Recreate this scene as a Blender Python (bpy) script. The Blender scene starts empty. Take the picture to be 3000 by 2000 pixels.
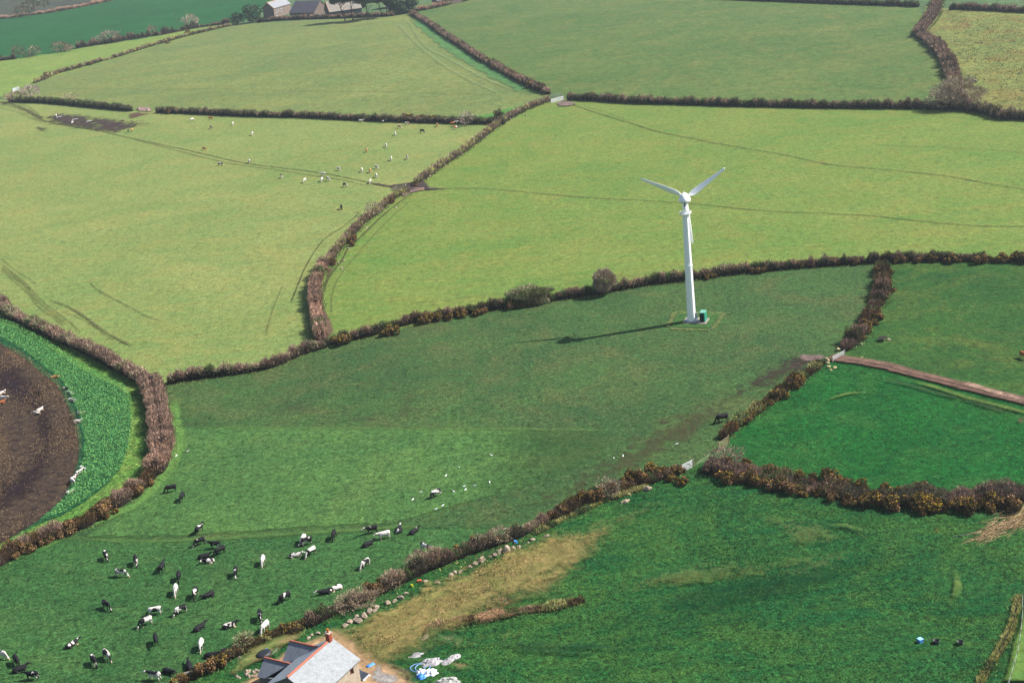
import bpy, math, random
import numpy as np
from mathutils import Vector, Matrix, geometry
random.seed(7); RNG = np.random.default_rng(7)
SC = bpy.context.scene; COL = SC.collection
# ------------------------------------------------------------------ camera geometry (a long lens from a helicopter)
H, TH, PH, F = 105.0, math.radians(19.4), .107, 4000.0
st, ct, sp, cp = math.sin(TH), math.cos(TH), math.sin(PH), math.cos(PH)
cf = (0, ct, -st); cu = (sp, st*cp, ct*cp); cr = (cp, -st*sp, -ct*sp)
def g(x, y, z=0.0):
    """where the sight line through a place on the photograph (3000x2000) meets height z"""
    a = (x-1500)/F; b = (1000-y)/F
    d = [cf[i]+cr[i]*a+cu[i]*b for i in range(3)]
    t = (z-H)/d[2]
    return Vector((d[0]*t, d[1]*t, z))
def ppm(p):
    """photo pixels per metre at a ground point"""
    return F/max(1.0, p[1]*ct+H*st)
K2 = 3000/2352.0
def go(x, y, z=0.0): return g(x*K2, y*K2, z)
def gz(reg, x, y, z=0.0):
    """reg: region (col,row) of 750x500, zoomed 3.136"""
    return g(reg[0]*750+x/3.136, reg[1]*500+y/3.136, z)
# ------------------------------------------------------------------ light
EXPO = 0.95
GAIN = 1.0
def s2l(c): return tuple(((v/255)/12.92 if v/255 <= .04045 else (((v/255)+.055)/1.055)**2.4) for v in c)
KA = 0.50
def alb(r_, g_, b_, k=1.0):
    c = s2l((r_, g_, b_)); kk = k if isinstance(k,tuple) else (k,k,k); return tuple(min(.9, v*KA*q) for v,q in zip(c,kk))+(1.0,)
# ------------------------------------------------------------------ helpers
def link(o, parent=None):
    COL.objects.link(o)
    if parent is not None: o.parent = parent
    return o
def tag(o, label=None, cat=None, group=None, kind=None):
    if label: o['label'] = label
    if cat: o['category'] = cat
    if group: o['group'] = group
    if kind: o['kind'] = kind
    return o
def empty(name, loc=(0,0,0), rz=0, label=None, cat=None, group=None):
    o = bpy.data.objects.new(name, None); COL.objects.link(o)
    o.location = loc; o.rotation_euler = (0,0,rz); o.empty_display_size = .3
    return tag(o, label, cat, group)
def fastmesh(name, V, T, C=None, smooth=False, attr='Col'):
    """V (n,3) float, T (m,3 or 4) int, C (n,3|4) colour per vertex"""
    me = bpy.data.meshes.new(name); V = np.asarray(V, np.float32); T = np.asarray(T, np.int32)
    k = T.shape[1]
    me.vertices.add(len(V)); me.vertices.foreach_set('co', V.ravel())
    me.loops.add(T.size); me.loops.foreach_set('vertex_index', T.ravel())
    me.polygons.add(len(T)); me.polygons.foreach_set('loop_start', np.arange(0, T.size, k, dtype=np.int32))
    me.update(calc_edges=True); me.validate()
    if C is not None:
        C = np.asarray(C, np.float32)
        if C.shape[1] == 3: C = np.hstack([C, np.ones((len(C),1), np.float32)])
        a = me.color_attributes.new(attr, 'FLOAT_COLOR', 'POINT'); a.data.foreach_set('color', C.ravel())
    if smooth: me.polygons.foreach_set('use_smooth', np.ones(len(T), bool))
    return me
class MB:
    """collects boxes, bars, tubes, lofts; builds ONE mesh object"""
    def __init__(s): s.v=[]; s.f=[]
    def add(s, vs, fs, M=None):
        n=len(s.v)
        for p in vs:
            p = Vector(p); s.v.append(tuple(M@p) if M is not None else tuple(p))
        for q in fs: s.f.append([i+n for i in q])
    def box(s, a, b, M=None):
        x0,y0,z0=a; x1,y1,z1=b
        s.add([(x0,y0,z0),(x1,y0,z0),(x1,y1,z0),(x0,y1,z0),(x0,y0,z1),(x1,y0,z1),(x1,y1,z1),(x0,y1,z1)],
              [(0,3,2,1),(4,5,6,7),(0,1,5,4),(1,2,6,5),(2,3,7,6),(3,0,4,7)], M)
    def tube(s, p, q, r0, r1=None, n=10, cap=True):
        r1 = r0 if r1 is None else r1; p=Vector(p); q=Vector(q); d=(q-p).normalized()
        a = d.orthogonal().normalized(); b = d.cross(a)
        vs=[]
        for c,rr in ((p,r0),(q,r1)):
            for i in range(n):
                t=2*math.pi*i/n; vs.append(c+a*(math.cos(t)*rr)+b*(math.sin(t)*rr))
        fs=[(i,(i+1)%n,n+(i+1)%n,n+i) for i in range(n)]
        if cap: fs += [tuple(range(n-1,-1,-1)), tuple(range(n,2*n))]
        s.add(vs,fs)
    def path(s, pts, r, n=8):
        for i in range(len(pts)-1):
            ra = r[i] if isinstance(r,(list,tuple)) else r; rb = r[i+1] if isinstance(r,(list,tuple)) else r
            s.tube(pts[i], pts[i+1], ra, rb, n)
    def rings(s, rings, cap=True):
        n=len(rings[0]); vs=[p for rg in rings for p in rg]; fs=[]
        for k in range(len(rings)-1):
            for i in range(n): fs.append((k*n+i,k*n+(i+1)%n,(k+1)*n+(i+1)%n,(k+1)*n+i))
        if cap: fs += [tuple(range(n-1,-1,-1)), tuple(range((len(rings)-1)*n, len(rings)*n))]
        s.add(vs,fs)
    def build(s, name, mat, parent=None, smooth=False, bevel=0):
        me = bpy.data.meshes.new(name); me.from_pydata(s.v, [], s.f); me.update()
        if smooth: me.polygons.foreach_set('use_smooth', np.ones(len(me.polygons), bool))
        me.materials.append(mat); o = bpy.data.objects.new(name, me); link(o, parent)
        if bevel:
            b=o.modifiers.new('bevel','BEVEL'); b.width=bevel; b.segments=2; b.limit_method='ANGLE'
        return o
# ------------------------------------------------------------------ materials
def newmat(name):
    m = bpy.data.materials.new(name); m.use_nodes = True; nt = m.node_tree
    return m, nt, nt.nodes['Principled BSDF'], nt.nodes['Material Output']
def N(nt, t, **kw):
    n = nt.nodes.new(t)
    for k,v in kw.items(): setattr(n,k,v)
    return n
def mixc(nt, fac, a, b, mode='MIX'):
    m = N(nt,'ShaderNodeMix', data_type='RGBA', blend_type=mode)
    for sock, v in ((m.inputs[0],fac),(m.inputs[6],a),(m.inputs[7],b)):
        if hasattr(v,'is_output') or isinstance(v, bpy.types.NodeSocket): nt.links.new(v, sock)
        else: sock.default_value = v
    return m.outputs[2]
def noise(nt, vec, scale, detail=4, rough=.55, dist=0, lo=None, hi=None):
    n = N(nt,'ShaderNodeTexNoise'); n.inputs['Scale'].default_value=scale; n.inputs['Detail'].default_value=detail
    n.inputs['Roughness'].default_value=rough; n.inputs['Distortion'].default_value=dist
    if vec is not None: nt.links.new(vec, n.inputs['Vector'])
    out = n.outputs['Fac']
    if lo is not None:
        r = N(nt,'ShaderNodeMapRange'); nt.links.new(out, r.inputs[0]); r.inputs[1].default_value=lo; r.inputs[2].default_value=hi
        out = r.outputs[0]
    return out
def geopos(nt, scale=None, rot=0):
    p = N(nt,'ShaderNodeNewGeometry').outputs['Position']
    if scale is not None or rot:
        m = N(nt,'ShaderNodeMapping'); nt.links.new(p, m.inputs[0])
        if scale: m.inputs['Scale'].default_value = scale
        m.inputs['Rotation'].default_value = (0,0,rot); p = m.outputs[0]
    return p
def mth(nt, op, a, b=None, clamp=False):
    m = N(nt,'ShaderNodeMath', operation=op); m.use_clamp=clamp
    for i,v in enumerate((a,b)):
        if v is None: continue
        if isinstance(v, bpy.types.NodeSocket): nt.links.new(v, m.inputs[i])
        else: m.inputs[i].default_value=v
    return m.outputs[0]
def plain(name, col, rough=.8, metal=0, var=.15, vs=3.0, bump=0.0, spec=.3):
    m, nt, b, o = newmat(name)
    tc = N(nt,'ShaderNodeTexCoord').outputs['Object']
    f = noise(nt, tc, vs, 5, .6, 0, .3, .7)
    d = tuple(c*(1-var) for c in col[:3])+(1,); l = tuple(min(1,c*(1+var)) for c in col[:3])+(1,)
    nt.links.new(mixc(nt, f, d, l), b.inputs['Base Color'])
    b.inputs['Roughness'].default_value=rough; b.inputs['Metallic'].default_value=metal
    b.inputs['Specular IOR Level'].default_value = spec
    if bump:
        bp = N(nt,'ShaderNodeBump'); bp.inputs['Strength'].default_value=1; bp.inputs['Distance'].default_value=bump
        nt.links.new(noise(nt, tc, vs*4, 6), bp.inputs['Height']); nt.links.new(bp.outputs[0], b.inputs['Normal'])
    return m
def grassmat(name, c1, c2, c3, tuft=1.0, big=55., patch=.5, streak=None, bumpd=.12, amp=.5, k=1.0, masked=False):
    """c1 usual, c2 greener/darker, c3 drier; tuft = size of the tussocks in metres, amp = how uneven they are"""
    m, nt, b, o = newmat(name); P = geopos(nt)
    c1,c2,c3 = alb(*c1,k=k), alb(*c2,k=k), alb(*c3,k=k)
    a = mixc(nt, noise(nt, P, 1/big, 5, .62, .8, .36, .64), c1, c2)
    a = mixc(nt, mth(nt,'MULTIPLY', noise(nt, P, 1/24., 6, .68, 1.4, .47, .68), patch), a, c3)
    a = mixc(nt, mth(nt,'MULTIPLY', noise(nt, P, 1/(tuft*5), 5, .7, .6, .45, .68), .6), a, c2)
    a = mixc(nt, mth(nt,'MULTIPLY', noise(nt, P, 1/(tuft*3.1), 4, .7, .6, .52, .70), .45*patch+.1), a, c3)
    if streak is not None:
        Ps = geopos(nt, (1/26., 1/2.2, 1), streak)
        a = mixc(nt, mth(nt,'MULTIPLY', noise(nt, Ps, 1.0, 4, .6, .3, .42, .68), .35), a, c3)
    def tone(f, lo, hi):
        r = N(nt,'ShaderNodeMapRange'); nt.links.new(f, r.inputs[0]); r.inputs[1].default_value=.34; r.inputs[2].default_value=.66
        r.inputs[3].default_value=lo; r.inputs[4].default_value=hi; return r.outputs[0]
    f1 = noise(nt, P, 1/tuft, 3, .6, .6); f2 = noise(nt, P, 2.3/tuft, 4, .7, .4)
    f3 = noise(nt, P, 5.5/tuft, 2, .6); t = mth(nt,'MULTIPLY', tone(f1, 1-amp*.7, 1+amp*.6), tone(f2, 1-amp, 1+amp)); t = mth(nt,'MULTIPLY', t, tone(f3, 1-amp, 1+amp*.9))
    dots = noise(nt, P, .8/tuft, 2, .5, .2, .60, .68)
    t = mth(nt,'MULTIPLY', t, mth(nt,'SUBTRACT', 1.0, mth(nt,'MULTIPLY', dots, amp*.9)))
    vm = N(nt,'ShaderNodeVectorMath', operation='SCALE'); nt.links.new(a, vm.inputs[0]); nt.links.new(t, vm.inputs['Scale'])
    nt.links.new(vm.outputs[0], b.inputs['Base Color'])
    b.inputs['Roughness'].default_value=.95; b.inputs['Specular IOR Level'].default_value=.08
    hsum = mth(nt,'ADD', f2, mth(nt,'MULTIPLY', f1, 1.3))
    bp = N(nt,'ShaderNodeBump'); bp.inputs['Strength'].default_value=1.0; bp.inputs['Distance'].default_value=bumpd*tuft
    nt.links.new(hsum, bp.inputs['Height']); nt.links.new(bp.outputs[0], b.inputs['Normal'])
    if masked:
        at = N(nt,'ShaderNodeVertexColor', layer_name='Mask').outputs['Color']; sx = N(nt,'ShaderNodeSeparateColor'); nt.links.new(at, sx.inputs[0])
        a = mth(nt,'ADD', sx.outputs[0], mth(nt,'MULTIPLY', mth(nt,'SUBTRACT', noise(nt, P, .25, 8, .75), .5), .8))
        al = mth(nt,'MULTIPLY', mth(nt,'MULTIPLY', mth(nt,'SUBTRACT', a, .15), 1.5, True), mth(nt,'MULTIPLY', sx.outputs[0], 8.0, True))
        t_ = N(nt,'ShaderNodeBsdfTransparent'); mx = N(nt,'ShaderNodeMixShader'); nt.links.new(al, mx.inputs[0]); nt.links.new(t_.outputs[0], mx.inputs[1]); nt.links.new(b.outputs[0], mx.inputs[2]); nt.links.new(mx.outputs[0], o.inputs['Surface'])
    return m
def decalmat(name, ca, cb, scale=.8, edge=.9, cover=.9, rough=.95, bumpd=.05, k=1.0, spec=.1, stretch=None, ns=.3):
    """a worn surface lying over the grass; its ragged edge comes from the mask attribute and noise"""
    m, nt, b, o = newmat(name); P = geopos(nt, *(stretch or (None,0)))
    col = mixc(nt, noise(nt, P, scale*.6, 6, .75, .5, .38, .62), alb(*ca,k=k), alb(*cb,k=k))
    tn = N(nt,'ShaderNodeMapRange'); nt.links.new(noise(nt, P, scale*1.2, 4, .7), tn.inputs[0]); tn.inputs[1].default_value=.35; tn.inputs[2].default_value=.65; tn.inputs[3].default_value=.68; tn.inputs[4].default_value=1.32
    vm = N(nt,'ShaderNodeVectorMath', operation='SCALE'); nt.links.new(col, vm.inputs[0]); nt.links.new(tn.outputs[0], vm.inputs['Scale']); col = vm.outputs[0]
    nt.links.new(col, b.inputs['Base Color']); b.inputs['Roughness'].default_value=rough
    b.inputs['Specular IOR Level'].default_value=spec
    at = N(nt,'ShaderNodeVertexColor', layer_name='Mask').outputs['Color']
    sx = N(nt,'ShaderNodeSeparateColor'); nt.links.new(at, sx.inputs[0])
    n1 = mth(nt,'SUBTRACT', noise(nt, P, scale*ns, 8, .78, .7), .5)
    a = mth(nt,'ADD', sx.outputs[0], mth(nt,'SUBTRACT', mth(nt,'MULTIPLY', n1, edge*5.0), edge*.18))
    r = N(nt,'ShaderNodeMapRange'); r.interpolation_type='SMOOTHSTEP'
    nt.links.new(a, r.inputs[0]); r.inputs[1].default_value=.2; r.inputs[2].default_value=.9; r.inputs[4].default_value=cover
    # never opaque where the mask has run out
    edgecut = mth(nt,'MULTIPLY', sx.outputs[0], 6.0, True)
    al = mth(nt,'MULTIPLY', r.outputs[0], edgecut)
    bp = N(nt,'ShaderNodeBump'); bp.inputs['Distance'].default_value=bumpd
    nt.links.new(noise(nt, P, 2.5, 5, .7), bp.inputs['Height']); nt.links.new(bp.outputs[0], b.inputs['Normal'])
    t = N(nt,'ShaderNodeBsdfTransparent'); mx = N(nt,'ShaderNodeMixShader')
    nt.links.new(al, mx.inputs[0]); nt.links.new(t.outputs[0], mx.inputs[1]); nt.links.new(b.outputs[0], mx.inputs[2])
    nt.links.new(mx.outputs[0], o.inputs['Surface'])
    return m
def vegmat(name, attr='Col'):
    m, nt, b, o = newmat(name)
    at = N(nt,'ShaderNodeVertexColor', layer_name=attr).outputs['Color']
    nt.links.new(at, b.inputs['Base Color']); b.inputs['Roughness'].default_value=.9
    b.inputs['Specular IOR Level'].default_value=.1
    return m
VEG = vegmat('twig and leaf')
# ------------------------------------------------------------------ curves
def catmull(pts, n=8):
    if len(pts) < 3: return [Vector(p) for p in pts]
    P = [Vector(p) for p in pts]; P = [P[0]*2-P[1]]+P+[P[-1]*2-P[-2]]; out=[]
    for i in range(1,len(P)-2):
        for k in range(n):
            t=k/n; a,b,c,d = P[i-1],P[i],P[i+1],P[i+2]
            out.append(.5*((2*b)+(c-a)*t+(2*a-5*b+4*c-d)*t*t+(3*b-3*c+d-a)*t**3))
    out.append(P[-2]); return out
def resample(pts, step):
    A = np.array([tuple(p) for p in pts]); seg = np.linalg.norm(np.diff(A,axis=0),axis=1); s = np.concatenate([[0],np.cumsum(seg)])
    n = max(2, int(s[-1]/step)+1); q = np.linspace(0,s[-1],n)
    return np.stack([np.interp(q,s,A[:,i]) for i in range(3)],1), q
ZL = [0.02]
def nextz(d=.006): ZL[0]+=d; return ZL[0]
# ------------------------------------------------------------------ ground pieces
def field(name, polyO, mat, label=None, z=None, fn=go):
    z = nextz() if z is None else z
    P = [fn(x,y,0) for x,y in polyO]; P=[Vector((p.x,p.y,z)) for p in P]
    tris = geometry.tessellate_polygon([P])
    me = bpy.data.meshes.new(name); me.from_pydata([tuple(p) for p in P], [], [tuple(t) for t in tris]); me.update()
    if me.polygons and me.polygons[0].normal.z < 0: me.flip_normals()
    me.materials.append(mat); o = link(bpy.data.objects.new(name, me)); tag(o, label, kind='structure'); return o
def patch(name, polyO, mat, fade=3.0, label=None, cells=70, fn=go, fadefn=None, pw=1.0):
    """soft-edged piece of ground: mask falls from 1 inside to 0 over `fade` metres at the rim"""
    fade*=(1.0 if name=='mud' else 1.6); z = nextz(); P = np.array([tuple(fn(x,y,0))[:2] for x,y in polyO])
    mn, mx = P.min(0), P.max(0); n = cells
    nx = n; ny = max(4,int(n*(mx[1]-mn[1])/max(.1,(mx[0]-mn[0])))); ny=min(ny,n*2)
    X, Y = np.meshgrid(np.linspace(mn[0],mx[0],nx), np.linspace(mn[1],mx[1],ny)); Q = np.stack([X.ravel(),Y.ravel()],1)
    ins = np.zeros(len(Q),bool); dist = np.full(len(Q),1e9); m=len(P)
    for i in range(m):
        a,b = P[i],P[(i+1)%m]
        c = ((a[1]>Q[:,1])!=(b[1]>Q[:,1])); xx = (b[0]-a[0])*(Q[:,1]-a[1])/((b[1]-a[1]) if b[1]!=a[1] else 1e-9)+a[0]
        ins ^= c & (Q[:,0]<xx)
        ab=b-a; t=np.clip(((Q-a)@ab)/max(1e-9,ab@ab),0,1); dist=np.minimum(dist,np.linalg.norm(Q-(a+t[:,None]*ab),axis=1))
    al = np.where(ins, np.clip(dist/fade,0,1), 0)**pw
    if fadefn is not None: al = al*fadefn(Q)
    al = al.reshape(ny,nx); idx=np.arange(nx*ny).reshape(ny,nx)
    keep = (np.maximum.reduce([al[:-1,:-1],al[1:,:-1],al[:-1,1:],al[1:,1:]])>0)
    T = np.stack([idx[:-1,:-1],idx[:-1,1:],idx[1:,1:],idx[1:,:-1]],-1)[keep]
    used = np.unique(T); remap = np.zeros(nx*ny,int); remap[used]=np.arange(len(used)); a=al.ravel()[used]
    V = np.hstack([Q[used], np.full((len(used),1),z)])
    me = fastmesh(name, V, remap[T], np.stack([a,a,a],1), attr='Mask'); me.materials.append(mat)
    o = link(bpy.data.objects.new(name, me)); return tag(o, label, kind='structure')
def ribbon(name, pts, width, mat, label=None, fn=go, core=.75, ends=True, vary=.35):
    z = nextz(); W = [fn(*p,0) for p in pts]; A, s = resample(catmull(W,10), max(.4,width*.6)); n=len(A)
    tg = np.gradient(A,axis=0); tg/=np.linalg.norm(tg,axis=1)[:,None]+1e-9; nr = np.stack([-tg[:,1],tg[:,0]],1)
    ph = RNG.uniform(0,6,4)
    wob = sum(np.sin(s*k+p)*a for k,p,a in ((.35,ph[0],.4),(.9,ph[1],.3),(.13,ph[2],.5)))
    w = width*(1+vary*wob*.6)/2; off = width*.25*np.sin(s*.21+ph[3])*vary
    V=[];C=[]; lv=[-1.5,-core,0,core,1.5]; la=[0,.85,1,.85,0]
    e = np.clip(np.minimum(s,s[-1]-s)/(width*4+2),0,1) if ends else np.ones(n)
    for l,a in zip(lv,la):
        V.append(np.stack([A[:,0]+nr[:,0]*(w*l+off), A[:,1]+nr[:,1]*(w*l+off), np.full(n,z)],1)); C.append(a*e)
    V=np.concatenate(V); C=np.concatenate(C); T=[]
    i=np.arange(n-1)
    for k in range(4): T.append(np.stack([k*n+i, k*n+i+1, (k+1)*n+i+1, (k+1)*n+i],1)[:, ::-1])
    me = fastmesh(name, V, np.concatenate(T), np.stack([C,C,C],1), attr='Mask'); me.materials.append(mat)
    o = link(bpy.data.objects.new(name, me)); return tag(o, label, kind='structure')
# ------------------------------------------------------------------ vegetation
PAL = {  # target tones of the winter hedge, as seen in the sun
 'twig':  [(124,100,90),(142,114,102),(98,82,70),(152,124,110),(112,100,80)],
 'pale':  [(150,136,112),(130,120,96),(164,150,126),(112,106,82)],
 'dark':  [(66,70,54),(80,78,58),(56,62,46),(92,84,66),(102,94,72)],
 'green': [(74,94,56),(90,110,62),(66,84,52),(110,118,70)],
 'gorse': [(82,72,44),(100,80,50),(68,66,38),(114,90,54),(62,62,40)],
 'flower_toplit':[(160,130,44),(180,146,46),(140,114,44)],
 'rust':  [(134,100,70),(112,86,60),(148,110,78),(98,78,56),(86,84,54)],
 'brack': [(170,134,116),(156,122,104),(182,148,126),(134,108,92)],
 'drygrass':[(176,170,110),(190,180,124),(150,150,92),(130,134,80)],
 'leaf':  [(44,60,42),(56,72,48),(36,52,38),(68,82,54)],
 'bare':  [(128,116,104),(146,132,120),(108,96,88),(120,110,94)],
 'lilac': [(148,130,124),(130,112,110),(160,144,136)],
}
VK = 2.8
PALA = {k: np.array([alb(*c, k=(1.85 if k in ('gorse','flower_toplit','rust') else VK))[:3] for c in v]) for k,v in PAL.items()}
SHADE_CORE = np.array(alb(52,44,38)[:3])
def tri_soup(P, D, L, W, rng):
    """slender triangles: root P, direction D (unit), length L, width W"""
    R = rng.normal(size=P.shape); S = np.cross(D,R); S/=np.linalg.norm(S,axis=1)[:,None]+1e-9
    a = P-S*(W/2)[:,None]; b = P+S*(W/2)[:,None]; c = P+D*L[:,None]
    V = np.stack([a,b,c],1).reshape(-1,3); T=np.arange(len(V)).reshape(-1,3); return V,T
def leaf_soup(P, Nn, S, rng, jit=.8):
    """small quads facing roughly Nn"""
    D = Nn+rng.normal(size=P.shape)*jit; D/=np.linalg.norm(D,axis=1)[:,None]+1e-9
    R = rng.normal(size=P.shape); A=np.cross(D,R); A/=np.linalg.norm(A,axis=1)[:,None]+1e-9; B=np.cross(D,A)
    A=A*(S/2)[:,None]; B=B*(S/2*rng.uniform(.5,1,len(S)))[:,None]
    V=np.stack([P-A-B*.4,P+B*-1.0+A*.3,P+A+B*.4,P+B-A*.3],1).reshape(-1,3); T=np.arange(len(V)).reshape(-1,4); return V,T
def wave(rng, n, kmin, kmax, mmax=3):
    k=rng.uniform(kmin,kmax,n); m=rng.integers(0,mmax+1,n); p=rng.uniform(0,6.28,n)
    return lambda s,f: sum(np.sin(k[i]*s+m[i]*f+p[i]) for i in range(n))/math.sqrt(n)
def hedge(name, label, pts, width=3.2, height=2.3, mix=(('twig',1.0),), cat='hedge', group=None, fn=go, dens=1.0, seed=0, bank=True, lump=1.0, upright=.9, gap=0.0):
    if lump>=1 and name=='hedge': width*=.88; height*=.95
    rng = np.random.default_rng(seed+11); W=[fn(*p) for p in pts]
    A,s = resample(catmull(W,8), .5); L=s[-1]
    o0 = A.mean(0).copy(); o0[2]=0; A=A-o0
    sc = ppm(o0+np.array([0,0,0])); px = 2.93/sc            # metres per rendered pixel
    tl = float(np.clip(px*3.0, .5, 1.3)); tw=float(np.clip(px*.45,.06,.3))
    lw=wave(rng,5,.15,1.1); lf=wave(rng,4,.9,2.6,4); lg=wave(rng,3,.05,.25,0)
    # the hedge is a row of separate shrubs grown into each other
    ns=max(3,int(L/(width*.5))); cs=np.sort(rng.uniform(-1,L+1,ns)); rs=rng.uniform(.35,1.2,ns)*width*.8; hs_=height*np.clip(rng.normal(1.0,.08+.12*max(0,lump-.8)/.5,ns),.5,1.55)
    if lump>1: hs_*=rng.uniform(.7,1.15,ns)
    cidx=rng.integers(0,1000,ns)
    def shrub(q):
        q=np.asarray(q,float); D_=np.abs(q[:,None]-cs[None,:])/rs[None,:]; hh=hs_[None,:]*np.sqrt(np.clip(1-D_**2,0,1)); return hh.max(1), hh.argmax(1)
    def env(q,f):
        hh,_=shrub(np.ravel(q)); h=np.maximum(hh,height*(.74 if lump<1.2 else .48))*(1+.08*lump*lf(np.ravel(q),np.ravel(f)*np.ones(len(np.ravel(q)))))
        w=width*(.80+.24*hh/height)*(1+.10*lump*lw(np.ravel(q),0))
        if gap>0: h=h*np.where(lg(np.ravel(q),0)<-1.2+gap, .35, 1)
        e=np.clip(np.minimum(q,L-q)/1.5+.45,0,1); return w/2*e, h*e
    tg=np.gradient(A,axis=0); tg/=np.linalg.norm(tg,axis=1)[:,None]+1e-9
    def at(q):
        p=np.stack([np.interp(q,s,A[:,i]) for i in range(2)],1); t=np.stack([np.interp(q,s,tg[:,i]) for i in range(2)],1)
        t/=np.linalg.norm(t,axis=1)[:,None]+1e-9; return p,t
    def surf(q,f,rr):
        p,t=at(q); w,h=env(q,f); n=np.stack([-t[:,1],t[:,0]],1)
        cf_=np.cos(f); x=np.sign(cf_)*np.abs(cf_)**.62*w*rr; zz_=np.maximum(np.sin(f),0)**.6; z=zz_*h*rr; x=x*(.72+.28*np.clip(zz_*1.7,0,1))
        P=np.stack([p[:,0]+n[:,0]*x,p[:,1]+n[:,1]*x,z],1)
        O=np.stack([n[:,0]*np.cos(f),n[:,1]*np.cos(f),np.sin(f)],1); return P,O
    Vs=[];Ts=[];Cs=[];nv=0
    # dense inner mass, its dark colour standing for shade inside the hedge
    nq=len(s); F_=np.linspace(0,math.pi,9)
    qq,ff=np.meshgrid(s,F_,indexing='ij'); P,O=surf(qq.ravel(),ff.ravel(),np.full(qq.size,.78)); P+=rng.normal(size=P.shape)*.07; P[:,2]=np.maximum(P[:,2],-.05)
    P.reshape(nq,9,3)[:,[0,-1],2]=-.05
    idx=np.arange(nq*9).reshape(nq,9); T=np.stack([idx[:-1,:-1],idx[1:,:-1],idx[1:,1:],idx[:-1,1:]],-1).reshape(-1,4)
    T3=np.concatenate([T[:,[0,1,2]],T[:,[0,2,3]]]); Vs.append(P);Ts.append(T3);Cs.append(np.tile(SHADE_CORE,(len(P),1))*rng.uniform(.8,1.2,(len(P),1)));nv+=len(P)
    # twigs
    per = (width+2*height)*.9; n=int(L*per*2.6/(tl*tw*.5)*.5*dens); n=min(n,220000)
    q=rng.uniform(0,L,n); f=np.arccos(rng.uniform(-1,1,n)); rr=rng.uniform(.6,.98,n)
    P,O=surf(q,f,rr); D=O*.7+rng.normal(size=O.shape)*.45+np.array([0,0,upright]); D/=np.linalg.norm(D,axis=1)[:,None]
    Ln=tl*rng.uniform(.4,1.2,n); V,T=tri_soup(P,D,Ln,tw*rng.uniform(.6,1.3,n),rng)
    names=[m for m,_ in mix]; wts=np.array([w for _,w in mix]); wts=wts/wts.sum()
    u=(cidx[shrub(q)[1]]/250.-2+wave(rng,4,1.4,3.5,3)(q,f)*.25)+rng.normal(size=n)*.3
    order=np.argsort(np.argsort(u))/n; cum=np.cumsum(wts); ci=np.searchsorted(cum,order,side='right').clip(0,len(names)-1)
    C=np.zeros((n,3))
    for k,nm in enumerate(names):
        mk=ci==k; pa=PALA[nm]; C[mk]=pa[rng.integers(0,len(pa),mk.sum())]
    sb=rng.uniform(.68,1.2,ns)[shrub(q)[1]]; C*=rng.uniform(.45,1.45,(n,1))*sb[:,None]; Vs.append(V);Ts.append(T+nv);Cs.append(np.repeat(C,3,0));nv+=len(V)
    if bank:  # rough grass standing along both feet of the bank
        m=int(L*7/max(.35,px)); q=rng.uniform(0,L,m); p,t=at(q); nn=np.stack([-t[:,1],t[:,0]],1); sd=np.where(rng.random(m)<.5,-1,1)
        w,_=env(q,0*q); x=sd*(w+rng.normal(.05,.35,m)); P=np.stack([p[:,0]+nn[:,0]*x,p[:,1]+nn[:,1]*x,np.full(m,-.02)],1)
        D=rng.normal(size=P.shape)*.5+np.array([0,0,1.]); D/=np.linalg.norm(D,axis=1)[:,None]
        V,T=tri_soup(P,D,np.full(m,.6)*rng.uniform(.5,1.2,m)*max(1,px),np.full(m,max(.16,px*.8)),rng)
        pa=np.concatenate([PALA['green'],PALA['green'],PALA['drygrass'][2:]]); C=pa[rng.integers(0,len(pa),m)]*rng.uniform(.6,1.2,(m,1))
        Vs.append(V);Ts.append(T+nv);Cs.append(np.repeat(C,3,0));nv+=len(V)
    me=fastmesh(name,np.concatenate(Vs),np.concatenate(Ts),np.concatenate(Cs)); me.materials.append(VEG)
    o=link(bpy.data.objects.new(name,me)); o.location=o0; return tag(o,label,cat,group)
def sphere_pts(n, rng, up=True):
    v=rng.normal(size=(n,3)); v/=np.linalg.norm(v,axis=1)[:,None]
    if up: v[:,2]=np.abs(v[:,2])*1.0-.15
    return v/np.linalg.norm(v,axis=1)[:,None]
def gorse_mesh(seed, leaf=.17, flower_toplit=.16, rust=.4, name='gorse_bush'):
    """lumpy spiny bush about 2.2 m across and 1.6 m high, flowers and painted ochre top light on its upper tips"""
    rng=np.random.default_rng(seed); Vs=[];Ts=[];Cs=[];nv=0
    lobes=[(rng.uniform(-1,1),rng.uniform(-.7,.7),rng.uniform(.25,1.2),rng.uniform(.25,.62)) for _ in range(11)]
    for x,y,z,r in lobes:
        n=int(4*math.pi*r*r/(leaf*leaf)*2.0); d=sphere_pts(n,rng,False); P=np.array([x,y,z])+d*r*rng.uniform(.8,1.08,(n,1)); P[:,2]=np.abs(P[:,2])
        V,T=leaf_soup(P,d,leaf*rng.uniform(.7,1.5,n),rng,.9)
        base='rust' if rng.random()<rust else 'gorse'; pa=PALA[base]; C=pa[rng.integers(0,len(pa),n)]*rng.uniform(.6,1.25,(n,1))
        fl=(d[:,2]>.35)&(rng.random(n)<flower_toplit*1.6); C[fl]=PALA['flower_toplit'][rng.integers(0,3,fl.sum())]  # upward tips turn ochre, part blossom, part light from above put into the colour
        Vs.append(V);Ts.append(T+nv);Cs.append(np.repeat(C,4,0));nv+=len(V)
        u=sphere_pts(60,rng,False)
    me=fastmesh(name,np.concatenate(Vs),np.concatenate(Ts),np.concatenate(Cs)); me.materials.append(VEG); return me
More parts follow.
